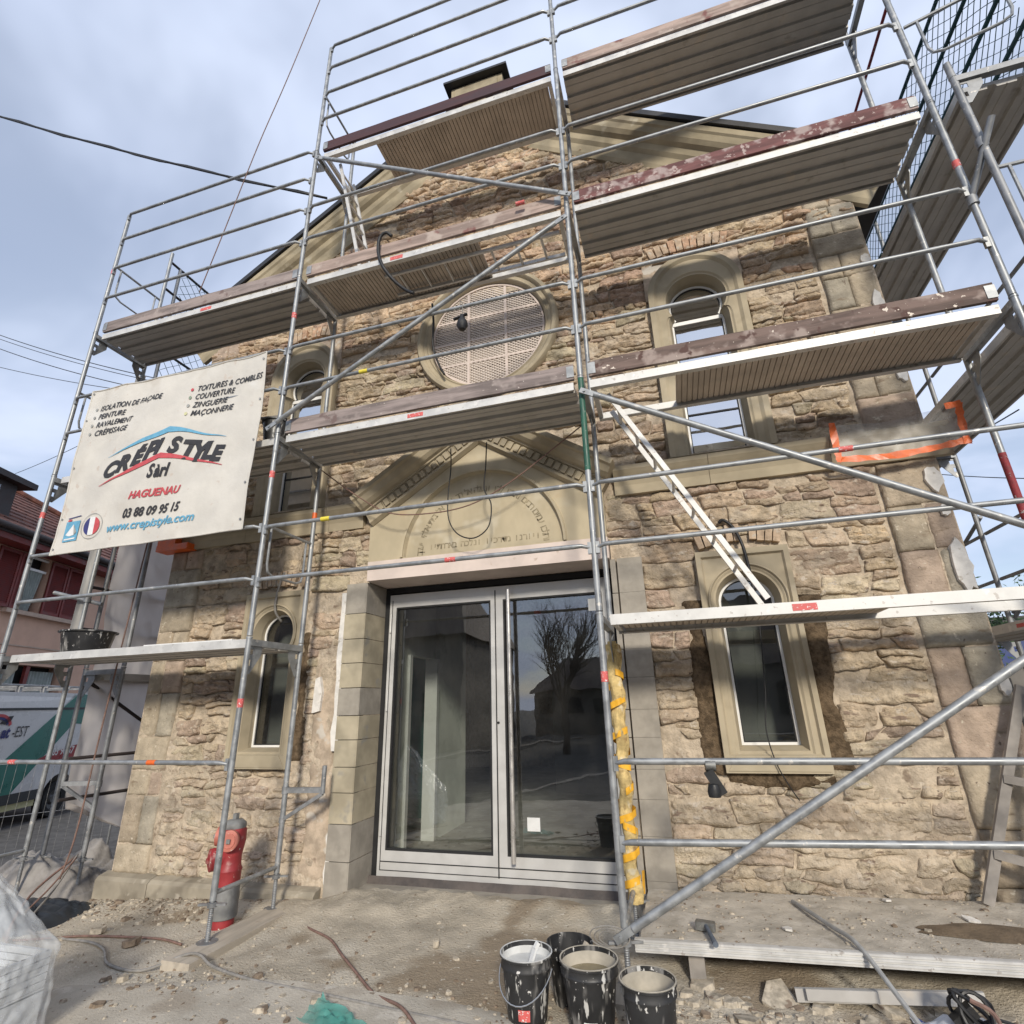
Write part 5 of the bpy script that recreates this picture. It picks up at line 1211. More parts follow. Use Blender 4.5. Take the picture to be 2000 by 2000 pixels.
o = q.build('gravel', ['rubble', 'rubble_dark'], fix=False); tag(o, 'small stone chips and grit scattered over the ground', 'rubble', kind='stuff')
q = MB()
for i in range(560):
    x, y = rnd.uniform(.15, 2.9), rnd.uniform(.08, .95); s = min(.026, .0045*math.exp(rnd.gauss(.2, .6))); q.cur = 0 if rnd.random() < .72 else 1; chip(q, x, y, pz(x)+.006, s)
o = q.build('platform_grit', ['rubble', 'rubble_dark'], fix=False); tag(o, 'stone chips and grit lying on the low platform', 'rubble', kind='stuff')
def slab(x, y, s, th, rz, tl, label, m_='rubble', z=None):
    n = rnd.randint(5, 6); pts = []; a0 = rnd.random()*6
    for k in range(n): t = a0+2*math.pi*k/n+rnd.uniform(-.2, .2); r_ = s*rnd.uniform(.6, 1.1); pts.append((r_*math.cos(t), r_*math.sin(t)*.75))
    q = MB(); q.add([(px, py, px*tl+th*rnd.uniform(.8, 1)) for px, py in pts]+[(px*.95, py*.95, px*tl) for px, py in pts], [tuple(range(n)), tuple(range(2*n-1, n-1, -1))]+[(k, n+k, n+(k+1) % n, (k+1) % n) for k in range(n)])
    o = q.build('stone_fragment', m_, local=True); o.location = (x, y, (gzn(x, y) if z is None else z)+.01); o.rotation_euler = (0, 0, rz)
    return tag(o, label, 'stone', 'broken stone fragments by the right platform')
FRL = {0: 'pale angular stone slab on the dirt in front of the rubble, right of the buckets', 2: 'largest tilted stone slab leaning in the rubble under the low platform', 7: 'broken stone slab beside the grey conduit under the low platform'}
q = MB()
for i, (x, y, s, th, tl) in enumerate(((.62, -.22, .09, .02, .25), (.55, -.03, .10, .03, .5), (.82, .02, .13, .03, .45), (.3, -.02, .08, .03, .3), (1.05, .0, .12, .03, .35), (1.2, -.08, .08, .02, .6), (.98, -.13, .07, .02, .4), (1.35, .03, .11, .03, .3), (.42, .05, .11, .035, .2), (1.6, .04, .10, .03, .3), (.72, -.08, .06, .02, .5), (1.9, .02, .12, .03, .2))):
    if i in FRL: slab(x, y, s, th, rnd.uniform(0, 6), tl, FRL[i])
    else:
        for k in range(4): chip(q, x+rnd.gauss(0, .05), y+rnd.gauss(0, .04), gzn(x, y)+.01, s*rnd.uniform(.35, .8), .35)
o = q.build('rubble', 'rubble', fix=False); tag(o, 'heap of broken stone lying under the low platform', 'rubble', kind='stuff')
for x, y, s, lb in ((2.02, .60, .05, 'largest white plaster flake, beside the brown mortar spill on the platform'), (.95, .30, .05, 'white plaster flake on the platform right of the hammer'), (1.66, .90, .035, 'white plaster flake near the wall at the back of the platform')):
    o = slab(x, y, s, .012, rnd.uniform(0, 6), .1, lb, 'white_plaster', pz(x)); o['group'] = 'white plaster flakes on the platform'; o['category'] = 'plaster'
for x, y, s, lb in ((-3.75, -.02, .07, 'dark stone lump on the dirt left of the scaffold foot'), (-4.35, .18, .06, 'brown stone lump beside the crossing cables'), (-1.35, .25, .03, 'flat dark stone on the dirt before the door')):
    o = slab(x, y, s, .045, rnd.uniform(0, 6), .1, lb, 'rubble_dark' if s > .06 else 'rubble'); del o['group']

# hammer, grey stick, cable reel and bag, film scrap
hm = thing('hammer', (.47, .22, pz(.47)+.012), 'short dusty club hammer lying on the low platform', 'hammer')
q = MB(); q.obox((-.055, .01, .025), (.055, -.012, .025), .05, .045); q.build('head', 'hammer_steel', hm, local=True)
q = MB(); q.tube([(0, 0, .03), (.02, -.12, .026), (.045, -.26, .02)], [.012, .013, .016], 10); q.build('handle', 'handle_dark', hm, smooth=True, local=True)
q = MB(); P = spline([(1.06, .78, pz(1.06)+.02), (1.12, .55, pz(1.1)+.035), (1.20, .32, pz(1.2)+.03), (1.27, .08, pz(1.27)+.03), (1.36, -.2, .16), (1.45, -.45, .02)], 6)
q.tube(P, .0125, 8); o = q.build('conduit_stick', 'pipe_grey', smooth=True); tag(o, 'long bent grey conduit leaning over the edge of the low platform', 'conduit')
bg_ = thing('printed_bag', (1.66, -.16, .02), 'crumpled white and blue printed plastic sack at the bottom right', 'sack')
U, Wv = np.meshgrid(np.linspace(-1, 1, 26), np.linspace(-1, 1, 22), indexing='ij'); rr_ = np.sqrt(U**2+Wv**2)
q = MB(); q.grid(np.stack([U*.23+.02*fbm(U, Wv, 3, 2, 1), Wv*.16+.02*fbm(U, Wv, 3, 2, 2), np.clip(.075*(1-rr_**2), -.01, 1)+.035*fbm(U, Wv, 3.3, 3, 7)], -1)); q.build('sack', 'bag_print', bg_, smooth='all', local=True, fix=False)
cb_ = thing('cable_reel', (1.66, -.20, .09), 'black plug socket and coiled cable on the printed sack', 'cable')
q = MB()
for k in range(4): q.tube([(.09*math.cos(t*.4+k)*(.7+.1*k), .03*math.sin(t*.4+k)+.02*k-.03, .06+.075*math.sin(t*.4)) for t in range(17)], .009, 6)
q.tube(spline([(.05, -.02, .05), (.16, -.03, .03), (.28, -.1, .02), (.4, -.22, -.05)], 5), .008, 6); q.build('cable', 'cord_black', cb_, smooth=True, local=True)
q = MB(); q.obox((-.09, 0, .0), (.0, .0, .07), .055, .05); q.build('socket', 'cord_black', cb_, local=True)
q = MB(); q.tube(spline([(-.02, -.05, .12), (.05, -.09, .09), (.06, -.14, .0)], 5), .011, 6); q.build('red_lead', 'cord_brown', cb_, smooth=True, local=True)
U, Wv = np.meshgrid(np.linspace(0, 1, 18), np.linspace(0, 1, 14), indexing='ij')
q = MB(); q.grid(np.stack([-1.64+U*.36+.05*fbm(U, Wv, 3, 2, 1), -.86+Wv*.24*(1-.5*U)+.03*fbm(U, Wv, 4, 2, 3), .015+.05*np.abs(fbm(U, Wv, 6, 3, 5))+.04*(1-U)], -1)); o = q.build('film_scrap', 'film_scrap', smooth='all', fix=False); tag(o, 'crumpled scrap of turquoise plastic film at the bottom edge', 'plastic film')

# ------------------------------------------------------------------ padding round the inner post beside the door
ins = thing('pipe_padding', (0, WY, .22), 'yellow foam padding wrapped with orange tape round the inner post beside the door', 'padding')
U, Wv = np.meshgrid(np.linspace(0, 1, 25), np.linspace(0, 1, 120), indexing='ij'); th_ = U*2*math.pi; zz_ = Wv*1.84
rad = .052+.022*fbm(np.cos(th_)*2+5+zz_*.0, zz_*6+np.sin(th_)*2, 1, 3, 6)+.012*np.sin(zz_*19+th_); rad *= np.where(Wv > .985, .6, 1)
rad[-1] = rad[0]
q = MB(); q.grid(np.stack([rad*np.cos(th_), rad*np.sin(th_), zz_], -1)); q.build('foam', 'insulation', ins, smooth='all', local=True, fix=False)
for z0, tn in ((.02, .9), (.20, .8), (.36, -.7), (.50, .9), (.70, .7), (.86, -.9), (1.02, .8), (1.28, .7), (1.45, -.8)):
    q = MB(); vs = []; m_ = 22
    for i in range(m_+1):
        t = 2*math.pi*(i/m_)*tn*1.05+z0*7; r_ = .064+.005*math.sin(i*1.3); z = z0+.12*i/m_
        vs += [(r_*math.cos(t), r_*math.sin(t), z), (r_*math.cos(t)*1.01, r_*math.sin(t)*1.01, z+.05)]
    q.add(vs, [(2*i, 2*i+2, 2*i+3, 2*i+1) for i in range(m_)]); q.build('tape_wrap', 'insul_tape', ins, smooth='all', local=True, fix=False)
q = MB(); q.obox((.072, .0, .06), (.078, .02, .2), .006, .035); q.build('tape_end', 'insul_tape', ins, local=True)
co = thing('wire_coil', (-.07, -.02, .26), 'loop of grey wire hanging at the scaffold foot', 'wire')
q = MB()
for k in range(3): q.tube([(-.02+(.12-.025*k)*math.cos(t/20*2*math.pi), -.02+.02*k, (.055-.01*k)*math.sin(t/20*2*math.pi)-.01*k) for t in range(21)], .004, 6)
q.build('loop', 'cord_grey', co, smooth=True, local=True)

# ------------------------------------------------------------------ ladder-like timber trestle at the right edge
tr_ = thing('trestle', (2.45, .85, .26), 'grey timber trestle leg standing on the low platform at the right edge', 'trestle')
q = MB(); q.obox((2.24, .90, pz(2.24)+.01), (2.80, .90, 1.62), .06, .028, up=(0, 1, 0)); q.build('leg', 'timber_grey', tr_)
q = MB(); q.obox((2.62, .45, pz(2.6)+.01), (2.84, .80, 1.6), .065, .03, up=(0, 1, 0)); q.build('leg', 'timber_grey', tr_)
for z, xx_ in ((.55, 2.37), (1.0, 2.55)): q = MB(); q.obox((xx_-.02, .89, z+.03), (xx_+.34, .72, z-.04), .03, .05); q.build('crossbar', 'timber_grey', tr_)

# ------------------------------------------------------------------ cords, hoses and cables on the facade
def cord(name, pts, r_, m_, label, cat='cable', per=6, sides=6, group=None):
    q = MB(); q.tube(spline(pts, per), r_, sides); o = q.build(name, m_, smooth='all'); return tag(o, label, cat, group)
cord('extension_cord', [(-2.98, .62, 4.05), (-2.6, .70, 3.75), (-2.2, .74, 3.50), (-1.75, .76, 3.44), (-1.3, .75, 3.47), (-.9, .72, 3.62), (-.5, .70, 3.86), (-.1, .68, 4.12)], .0065, 'cord_brown', 'thin brown cord sagging across the carved tympanum')
cord('hanging_cable', [(-1.50, .73, 4.12), (-1.50, .74, 3.9), (-1.53, .75, 3.6), (-1.52, .75, 3.35), (-1.42, .75, 3.18), (-1.25, .75, 3.12), (-1.10, .75, 3.22), (-1.07, .75, 3.45), (-1.14, .75, 3.62), (-1.12, .74, 3.85), (-1.10, .72, 4.12)], .0065, 'cord_black', 'black cable hanging in a loop in front of the carved inscription')
cord('black_hose', [(-1.92, .0, 6.42), (-1.98, -.03, 6.46), (-2.05, -.03, 6.40), (-2.06, -.02, 6.22), (-2.0, -.01, 6.02), (-1.9, .05, 5.86), (-1.78, .1, 5.74), (-1.68, .1, 5.66)], .019, 'cord_black', 'thick black hose hanging over the deck edge above the round window', 'hose')
cord('black_cable', [(-1.80, .80, 6.14), (-1.80, .85, 5.9), (-1.82, .9, 5.6), (-1.75, .92, 5.35), (-1.68, .93, 5.2)], .014, 'cord_black', 'black cable hanging across the left side of the round window')
lp = thing('work_lamp', (-1.06, -.05, 5.13), 'small black lamp hooked on the guard rail before the round window', 'lamp')
q = MB(); q.tube(spline([(-.03, .0, .06), (-.02, -.02, .12), (.0, -.02, .08), (.0, -.02, -.05)], 5), .004, 6); q.build('hook', 'cord_grey', lp, smooth=True, local=True)
q = MB(); q.lathe([(0, -.22), (.03, -.215), (.055, -.17), (.045, -.12), (.025, -.09), (.02, -.05), (0, -.05)], (0, -.02, 0), 16); q.obox((-.09, -.02, -.08), (.05, -.02, -.05), .03, .012); q.build('head', 'cord_black', lp, smooth=True, local=True)
cord('window_conduit', [(1.01, 1.0, 3.08), (1.05, .99, 3.10), (1.12, .98, 3.02), (1.17, .965, 2.85), (1.19, .96, 2.6), (1.195, .96, 2.35), (1.195, .965, 2.18)], .014, 'cord_black', 'black corrugated conduit bending down over the right ground floor window', 'conduit')
cord('window_wire', [(1.195, .965, 2.18), (1.17, .95, 1.9), (1.14, .94, 1.6), (1.10, .93, 1.35), (1.13, .93, 1.12), (1.2, .95, .95), (1.25, .97, .86)], .0045, 'cord_black', 'thin black wire hanging down the right ground floor window')
cord('window_conduit', [(-3.62, 1.0, 3.05), (-3.64, .98, 2.95), (-3.66, .97, 2.8), (-3.66, .97, 2.62), (-3.63, 1.06, 2.5)], .013, 'cord_grey', 'grey conduit hanging over the head of the left ground floor window', 'conduit')
sk = thing('cable_socket', (.62, -.045, 1.16), 'black socket box strapped under the lower right guard rail', 'socket')
q = MB(); q.tube([(-.03, 0, .04), (.03, 0, .04)], .034, 12); q.build('strap', 'hammer_steel', sk, smooth=True, local=True)
q = MB(); q.obox((-.02, -.01, .01), (.05, -.01, -.12), .06, .05, up=(0, 1, 0)); q.lathe([(0, 0), (.035, 0), (.04, .03), (.03, .07), (0, .075)], (.0, -.05, -.13), 14); q.build('box', 'cord_black', sk, smooth=True, local=True)
cord('thin_rope', [(-4.49, -.03, 6.36), (-4.25, -.05, 7.35), (-3.95, -.08, 8.6), (-3.6, -.1, 9.9), (-3.0, -.15, 12.3)], .006, 'cord_brown', 'thin dark rope rising from the left deck into the sky', 'rope')
cord('red_rope', [(-5.50, .80, 3.9), (-5.53, .78, 2.6), (-5.55, .76, 1.4), (-5.5, .7, .5), (-5.48, .62, .1)], .008, 'cord_brown', 'reddish rope hanging down in front of the grey sheeting', 'rope')
# cables over the ground
def gcord(name, pts, r_, m_, label):
    P = [(x, y, gzn(x, y)+r_+.006+dz) for x, y, dz in pts]; return cord(name, P, r_, m_, label, 'cable')
gcord('ground_cable', [(-5.60, .84, .42), (-5.5, .6, .18), (-5.25, .25, .04), (-4.95, .12, 0), (-4.6, .05, 0), (-4.2, -.0, 0), (-3.9, -.12, 0), (-3.6, -.32, 0), (-3.25, -.36, 0), (-2.98, -.22, .05), (-2.7, -.32, .01), (-2.3, -.42, 0), (-1.8, -.50, 0), (-1.2, -.56, 0), (-.6, -.62, 0), (0, -.72, 0), (.6, -.9, 0)], .010, 'cord_grey', 'dusty dark cable crossing the dirt in front of the building')
gcord('brown_cable', [(-2.70, .55, .0), (-2.5, .42, 0), (-2.2, .25, 0), (-1.95, .02, 0), (-1.7, -.2, 0), (-1.45, -.4, 0), (-1.2, -.55, .015), (-1.0, -.72, 0), (-.7, -1.0, 0)], .0085, 'cord_brown', 'brown cable running from the wall across the dirt')
gcord('looped_cable', [(-5.58, .82, .40), (-5.45, .5, .2), (-5.3, .15, .04), (-5.1, .0, .0), (-4.75, .05, 0), (-4.4, .1, 0), (-4.0, .12, 0), (-3.6, .1, 0), (-3.35, .05, 0)], .0085, 'cord_brown', 'brown cable looping from the corner towards the hydrant')
gcord('left_cable', [(-5.62, .84, .40), (-5.5, .4, .2), (-5.1, .0, .02), (-4.55, -.28, 0), (-4.05, -.55, 0), (-3.6, -.82, 0), (-3.25, -1.0, 0), (-2.9, -1.3, 0)], .011, 'cord_brown', 'brown cable running along the wrapped pallet')
# ------------------------------------------------------------------ overhead wires
def wire(p0, p1, drop, r_, label, n=16, tw=False):
    P = sag(p0, p1, drop, n); q = MB(); q.tube(P, r_, 6)
    if tw: q.tube([p+Vector((0, 0, 1.6*r_*math.sin(i*1.7))) for i, p in enumerate(P)], r_*.8, 6)
    o = q.build('overhead_wire', 'cord_black', smooth='all'); return tag(o, label, 'wire', 'overhead wires')
def px(u, v, D):                                       # point in space seen at photo pixel (u,v) at depth D, used only to lay out distant wires
    d = fwd+rgt*((u-1000)/1036.19)-upv*((v-1000)/1036.19); return Vector(CAM)+d*D
wire((-3.55, .84, 8.55), px(-120, 190, 9.5), .12, .018, 'thick twisted black cable running from the left gable edge into the sky', tw=True)
wire(px(310, 740, 12), px(-60, 632, 15), .12, .010, 'uppermost thin wire left of the scaffold'); wire(px(310, 747, 12), px(-60, 640, 15), .12, .008, 'thin wire just below the uppermost one at the left')
wire(px(310, 766, 12), px(-60, 658, 15), .14, .010, 'middle thin wire left of the scaffold'); wire(px(310, 771, 12), px(-60, 702, 15), .10, .008, 'lowest thin wire left of the scaffold, almost level')
wire(px(170, 862, 18), px(30, 925, 19), .05, .010, 'thin wire rising from the neighbouring chimney mast'); wire(px(1990, 800, 9), px(1840, 880, 12), .03, .012, 'thin dark wire behind the right scaffold deck'); wire(px(2060, 935, 9), px(1820, 925, 12), .03, .01, 'thin level wire at the right corner of the building')
# weathered plank standing on the low left deck
pl_ = thing('upright_plank', (-6.34, .78, 2.2), 'weathered grey plank standing upright beside the left inner scaffold post', 'plank')
q = MB(); q.obox((0, 0, -.01), (.03, .02, 3.9), .13, .04, up=(0, 1, 0)); q.build('board', 'pole_concrete', pl_, local=True)

# ------------------------------------------------------------------ left: tarps, wrapped pallet, site fence
U, Wv = np.meshgrid(np.linspace(0, 1, 60), np.linspace(0, 1, 40), indexing='ij')
def heap_obj(name, x0, x1, y0, y1, zb, h, m_, label, cat, seed, f=1.7, ridge=.05):
    X_ = x0+U*(x1-x0)+.06*fbm(U*4, Wv*4, 1, 2, seed); Y_ = y0+Wv*(y1-y0)+.05*fbm(U*4, Wv*4, 1, 2, seed+1)
    e = np.clip(np.minimum(np.minimum(U, 1-U), np.minimum(Wv, 1-Wv))*5, 0, 1); e = e*e*(3-2*e)
    Z_ = zb+e*(h*(.62+.9*fbm(U*f, Wv*f, 1, 3, seed+2))+ridge*np.abs(np.sin((U*9+Wv*5+3.5*fbm(U*3, Wv*3, 1, 2, seed+3))*2.6)))
    q = MB(); q.grid(np.stack([X_, Y_, Z_], -1)); o = q.build(name, m_, smooth='all', fix=False); return tag(o, label, cat)
heap_obj('dust_sheet', -6.6, -5.34, .62, 1.9, -.24, .46, 'bag_cloth', 'heap of crumpled grey dust sheets at the left corner of the building', 'dust sheet', 4)
heap_obj('dust_sheet', -7.4, -6.3, .9, 1.8, -.28, .36, 'bag_cloth', 'smaller pale grey sheet lying behind the left scaffold foot', 'dust sheet', 14, 1.4)
heap_obj('dark_tarp', -6.5, -5.0, .05, .86, -.17, .14, 'tarp_dark', 'dark blue black tarpaulin spread below the dust sheets', 'tarpaulin', 24, 2.5, .03)
# wrapped pallet of white crates
wp = thing('wrapped_pallet', (-3.30, -1.45, -.05), 'white slatted crates wrapped in milky plastic film at the lower left corner', 'pallet')
def crate(z0, h):
    q = MB(); x0, x1, y0, y1 = -3.75, -3.12, -1.65, -1.12
    for z in (z0, z0+h*.33, z0+h*.66, z0+h-.02): q.plate([], [], 0, 0) if False else None
    for z in np.linspace(z0, z0+h-.03, 5): q.box(x0, x1, y0, y0+.02, z, z+.03); q.box(x0, x1, y1-.02, y1, z, z+.03); q.box(x0, x0+.02, y0+.02, y1-.02, z, z+.03); q.box(x1-.02, x1, y0+.02, y1-.02, z, z+.03)
    for t in np.linspace(0, 1, 5): xx_ = x0+.01+(x1-x0-.04)*t; yy_ = y0+.01+(y1-y0-.04)*t; q.box(xx_, xx_+.022, y0+.004, y0+.016, z0, z0+h); q.box(x1-.016, x1-.004, yy_, yy_+.022, z0, z0+h)
    q.box(x0, x1, y0, y1, z0-.012, z0-.002); q.build('crate', 'crate_white', wp)
crate(.0, .15); crate(.17, .17)
X_, Y_ = np.meshgrid(np.linspace(-3.85, -3.02, 26), np.linspace(-1.75, -1.03, 24), indexing='ij')
q = MB(); prof_ = []
th_ = np.linspace(0, 2*math.pi, 181); zz_ = np.linspace(-.03, 1, 110); T2, Z2 = np.meshgrid(th_, zz_, indexing='ij')
kk = np.where(Z2 < .38, 1.0, np.clip(1-(Z2-.38)/.64, .02, 1)); rx_, ry_ = .345*kk+.012, .295*kk+.012
cs_, sn_ = np.cos(T2), np.sin(T2); sq = 1/np.maximum(np.abs(cs_), np.abs(sn_))**.82
q.grid(np.stack([-3.435+rx_*cs_*sq+.02*fbm(T2*2, Z2*4, 1, 3, 4)+.05*np.abs(fbm(T2*4.2+Z2*4, Z2*9-T2*2, 1, 3, 14))*(cs_)-.35*np.clip(Z2-.38, 0, 1), -1.385+ry_*sn_*sq+.02*fbm(T2*2, Z2*4, 1, 3, 9)+.05*np.abs(fbm(T2*4.2+Z2*4, Z2*9-T2*2, 1, 3, 19))*(sn_)-.1*np.clip(Z2-.38, 0, 1), Z2*1.0+.02*np.sin(T2*5)], -1)); q.build('film', 'film_milky', wp, smooth='all', fix=False)
# temporary mesh fence
fe = thing('site_fence', (-7.6, 1.0, -.35), 'thin wire mesh site fence panel left of the scaffold', 'fence')
q = MB(); a, b = Vector((-8.2, .2)), Vector((-7.0, 2.3))
for i in range(27): p = a.lerp(b, i/26); q.tube([(p.x, p.y, -.3), (p.x, p.y, 1.05)], .0018, 5, cap=False)
for z in (-.2, .45, 1.04): q.tube([(a.x, a.y, z), (b.x, b.y, z)], .0025, 6)
q.build('mesh', 'wire_metal', fe, fix=False)
q = MB(); q.tube([(a.x, a.y, -.35), (a.x, a.y, 1.1)], .014, 8); q.tube([(b.x, b.y, -.35), (b.x, b.y, 1.1)], .014, 8); q.build('fence_post', 'galvanised_dull', fe, smooth=True)

# ------------------------------------------------------------------ van
RZ = math.atan2(.944, -.33)
van = thing('delivery_van', (-12.24, 5.27, -.385), 'white and green works van with roof rack parked in the street at the left', 'van', rz=RZ)
def vside(pts, y, m_, nm, th=.004):
    q = MB(); n = len(pts); q.add([(x, y, z) for x, z in pts]+[(x, y-th, z) for x, z in pts], [tuple(range(n, 2*n))]+[(i, (i+1) % n, n+(i+1) % n, n+i) for i in range(n)]); return q.build(nm, m_, van, local=True)
out_ = [(-4.5, .42), (-4.5, .95), (-4.35, 1.15), (-3.75, 1.35), (-3.2, 2.2), (-2.9, 2.36), (-2.0, 2.42), (.75, 2.42), (.98, 2.32), (1.05, 1.9), (1.08, .42)]
arch_ = [(.43, .42)]+[(-.0+.43*math.cos(t), .40+.43*math.sin(t)) for t in np.linspace(.05, math.pi-.05, 12)]+[(-.43, .42)]
arch2 = [(x-3.3, z) for x, z in arch_]
ol = out_+arch_+arch2
q = MB(); n = len(ol); tri = tessellate_polygon([[Vector((x, z, 0)) for x, z in ol]])
q.add([(x, .03 if z > 2.3 else 0, z) for x, z in ol]+[(x, 1.9 if z <= 2.3 else 1.87, z) for x, z in ol], [tuple(t) for t in tri]+[tuple(n+i for i in t) for t in tri]+[(i, (i+1) % n, n+(i+1) % n, n+i) for i in range(n)])
q.build('body', 'van_white', van, local=True)
vside([(-1.95, .90), (-.05, 2.40), (1.0, 2.40), (1.04, 1.75), (.0, 1.80), (-1.35, .48), (-2.2, .48)], -.003, 'van_green', 'green_stripe')
vside([(-.95, 1.10), (-.55, 1.22), (.2, 1.36), (.8, 1.40), (.8, 1.12), (.2, 1.12), (-.4, 1.10)], -.009, 'van_red', 'red_swoosh')
vside([(-4.45, .42), (-4.45, .60), (-.55, .60), (-.5, .42)], -.005, 'van_dark', 'rubbing_strip'); vside([(-4.2, 2.085), (1.0, 2.085), (1.0, 2.13), (-4.2, 2.13)], -.012, 'van_dark', 'side_rail')
vside([(-4.4, .30), (-4.4, .42), (-.5, .42), (-.5, .30)], .06, 'ink_yellow', 'sill')
def vtext(body, x, z, h, m_, bold, wd, sh=0.0):
    vs, fs = text_mb(body, h*1.42, sh, bold, wd); q = MB(); q.add([(x+a, -.0135, z+b) for a, b in vs], fs); q.build('lettering', m_, van, local=True, fix=False)
vtext('habit', -2.52, 1.63, .20, 'ink_navy', .010, .8, .2) if False else vtext('at', -1.80, 1.61, .19, 'ink_navy', .012, .85, .15)
vtext('-EST', -1.56, 1.61, .19, 'ink_black', .0, .72, .15); vtext('03 90 57', -.42, 1.20, .14, 'ink_white', .004, .85, .1)
for r0, r1, a0, a1, m_ in ((.30, .25, .15, 2.9, 'ink_red'), (.235, .195, .3, 2.7, 'ink_navy')):
    pts = [(-1.92+r0*math.cos(t), 1.80+r0*.75*math.sin(t)) for t in np.linspace(a0, a1, 14)]+[(-1.92+r1*math.cos(t), 1.78+r1*.75*math.sin(t)) for t in np.linspace(a1, a0, 14)]; vside(pts, -.012, m_, 'logo')
pts = [(-1.90, 1.86), (-1.72, 1.98), (-1.62, 1.99), (-1.66, 1.90), (-1.78, 1.84)]; vside(pts, -.012, 'ink_black', 'logo')
for xw in (0, -3.3):
    for yw in (.13, 1.75):
        q = MB(); q.lathe([(.19, -.10), (.31, -.10), (.335, -.06), (.335, .06), (.31, .10), (.19, .10)], (xw, yw, .335), 28, 'y', close=True); wo = q.build('wheel', 'tyre', van, smooth=True, local=True)
        q = MB(); q.lathe([(0, -.07), (.06, -.075), (.1, -.04), (.17, -.05), (.195, -.085), (.2, -.02), (.2, .05), (0, .05)], (xw, yw, .335), 24, 'y'); q.build('rim', 'rim', wo, smooth=True, local=True)
q = MB()
for y in (.25, 1.65): q.tube([(-2.9, y, 2.56), (.8, y, 2.56)], .02, 8)
for x in np.linspace(-2.6, .5, 6): q.tube([(x, .15, 2.53), (x, 1.75, 2.53)], .02, 8); q.box(x-.03, x+.03, .2, .28, 2.42, 2.53); q.box(x-.03, x+.03, 1.62, 1.7, 2.42, 2.53)
q.build('roof_rack', 'galvanised_dull', van, smooth=True, local=True)
for x0, x1, y in ((-3.72, -3.1, -.004),): vside([(x0, 1.42), (x1, 1.42), (x1, 2.1), (x0+.42, 2.1)], y, 'van_dark', 'window')

# ------------------------------------------------------------------ neighbouring house across the street
ho = thing('pink_house', (-15.12, 5.05, -.3), 'salmon pink house with dark red shutters and tiled roof across the street', 'house', rz=RZ)
Hz = .3
q = MB(); wl_ = [(-7, 0), (9, 0), (9, 6.0), (-7, 6.0)]; q.plate([(x, z) for x, z in wl_], [rect(.30, 1.0, 4.42, 5.85), rect(.1, 2.4, 1.9, 3.12)], 0, 8.0, back=True); q.build('wall', 'house_wall', ho, local=True)
def hpart(nm, m_, x0, x1, y0, y1, z0, z1, par=None): q = MB(); q.box(x0, x1, y0, y1, z0, z1); return q.build(nm, m_, par or ho, local=True)
def shutter(x0, x1, z0, z1):
    q = MB(); q.plate(rect(x0, x1, z0, z1), [rect(x0+.06, x1-.06, z0+.08, z1-.08)], -.06, -.02); s2 = q.build('shutter', 'shutter_red', ho, local=True)
    q = MB(); z = z0+.09
    while z < z1-.1: q.add([(x0+.06, -.055, z), (x1-.06, -.055, z), (x1-.06, -.025, z+.055), (x0+.06, -.025, z+.055)], [(0, 1, 2, 3)]); z += .05
    q.box(x0+.06, x1-.06, -.022, -.018, z0+.08, z1-.08); q.build('slats', 'shutter_red', s2, local=True)
for a, b in ((-.62, .0), (-.02+.04, .29), (1.02, 1.62), (1.66, 2.30)): shutter(a, b, 4.42, 5.82)
hpart('window_sill', 'house_trim', -.1, 2.55, -.14, .02, 4.30, 4.40); hpart('room', 'dark_inside', .25, 1.05, .25, .3, 4.4, 5.9)
wf = hpart('window', 'pvc_white', .30, 1.0, .05, .09, 5.47, 5.53); hpart('bar', 'pvc_white', .30, 1.0, .05, .09, 5.78, 5.83, wf)
X_, Z_ = np.meshgrid(np.linspace(.33, .93, 50), np.linspace(4.45, 5.5, 14), indexing='ij'); tp = (5.5-Z_)/1.05
q = MB(); q.grid(np.stack([.62+(X_-.62)*(1-.55*tp**1.4), .10+.035*np.sin(X_*75), Z_], -1)); q.build('curtain', 'curtain', wf, smooth='all', local=True, fix=False)
hpart('room', 'dark_inside', .05, 2.45, .4, .45, 1.8, 3.2); w2 = hpart('window', 'shutter_red', 1.18, 1.30, .04, .12, 1.9, 3.12)
for a, b in ((.15, 1.05), (1.45, 2.3)):
    X_, Z_ = np.meshgrid(np.linspace(a, b, 60), np.linspace(1.9, 3.0, 8), indexing='ij'); q = MB(); q.grid(np.stack([X_, .2+.03*np.sin(X_*60), Z_], -1)); q.build('curtain', 'curtain', w2, smooth='all', local=True, fix=False)
hpart('string_band', 'house_trim', -7, 9, -.02, .0, 3.55, 3.585)
hpart('eaves', 'dark_cladding', -7.1, 9.2, -.55, .1, 6.0, 6.08); hpart('eaves_boards', 'shutter_red', -7.1, 9.2, -.5, .05, 5.86, 6.0); q = MB(); q.tube([(-7.2, -.62, 6.12), (9.3, -.62, 6.12)], .075, 10); q.build('gutter', 'dark_cladding', ho, smooth=True, local=True)
q = MB()                                               # roof: hipped to the right, tile courses as steps
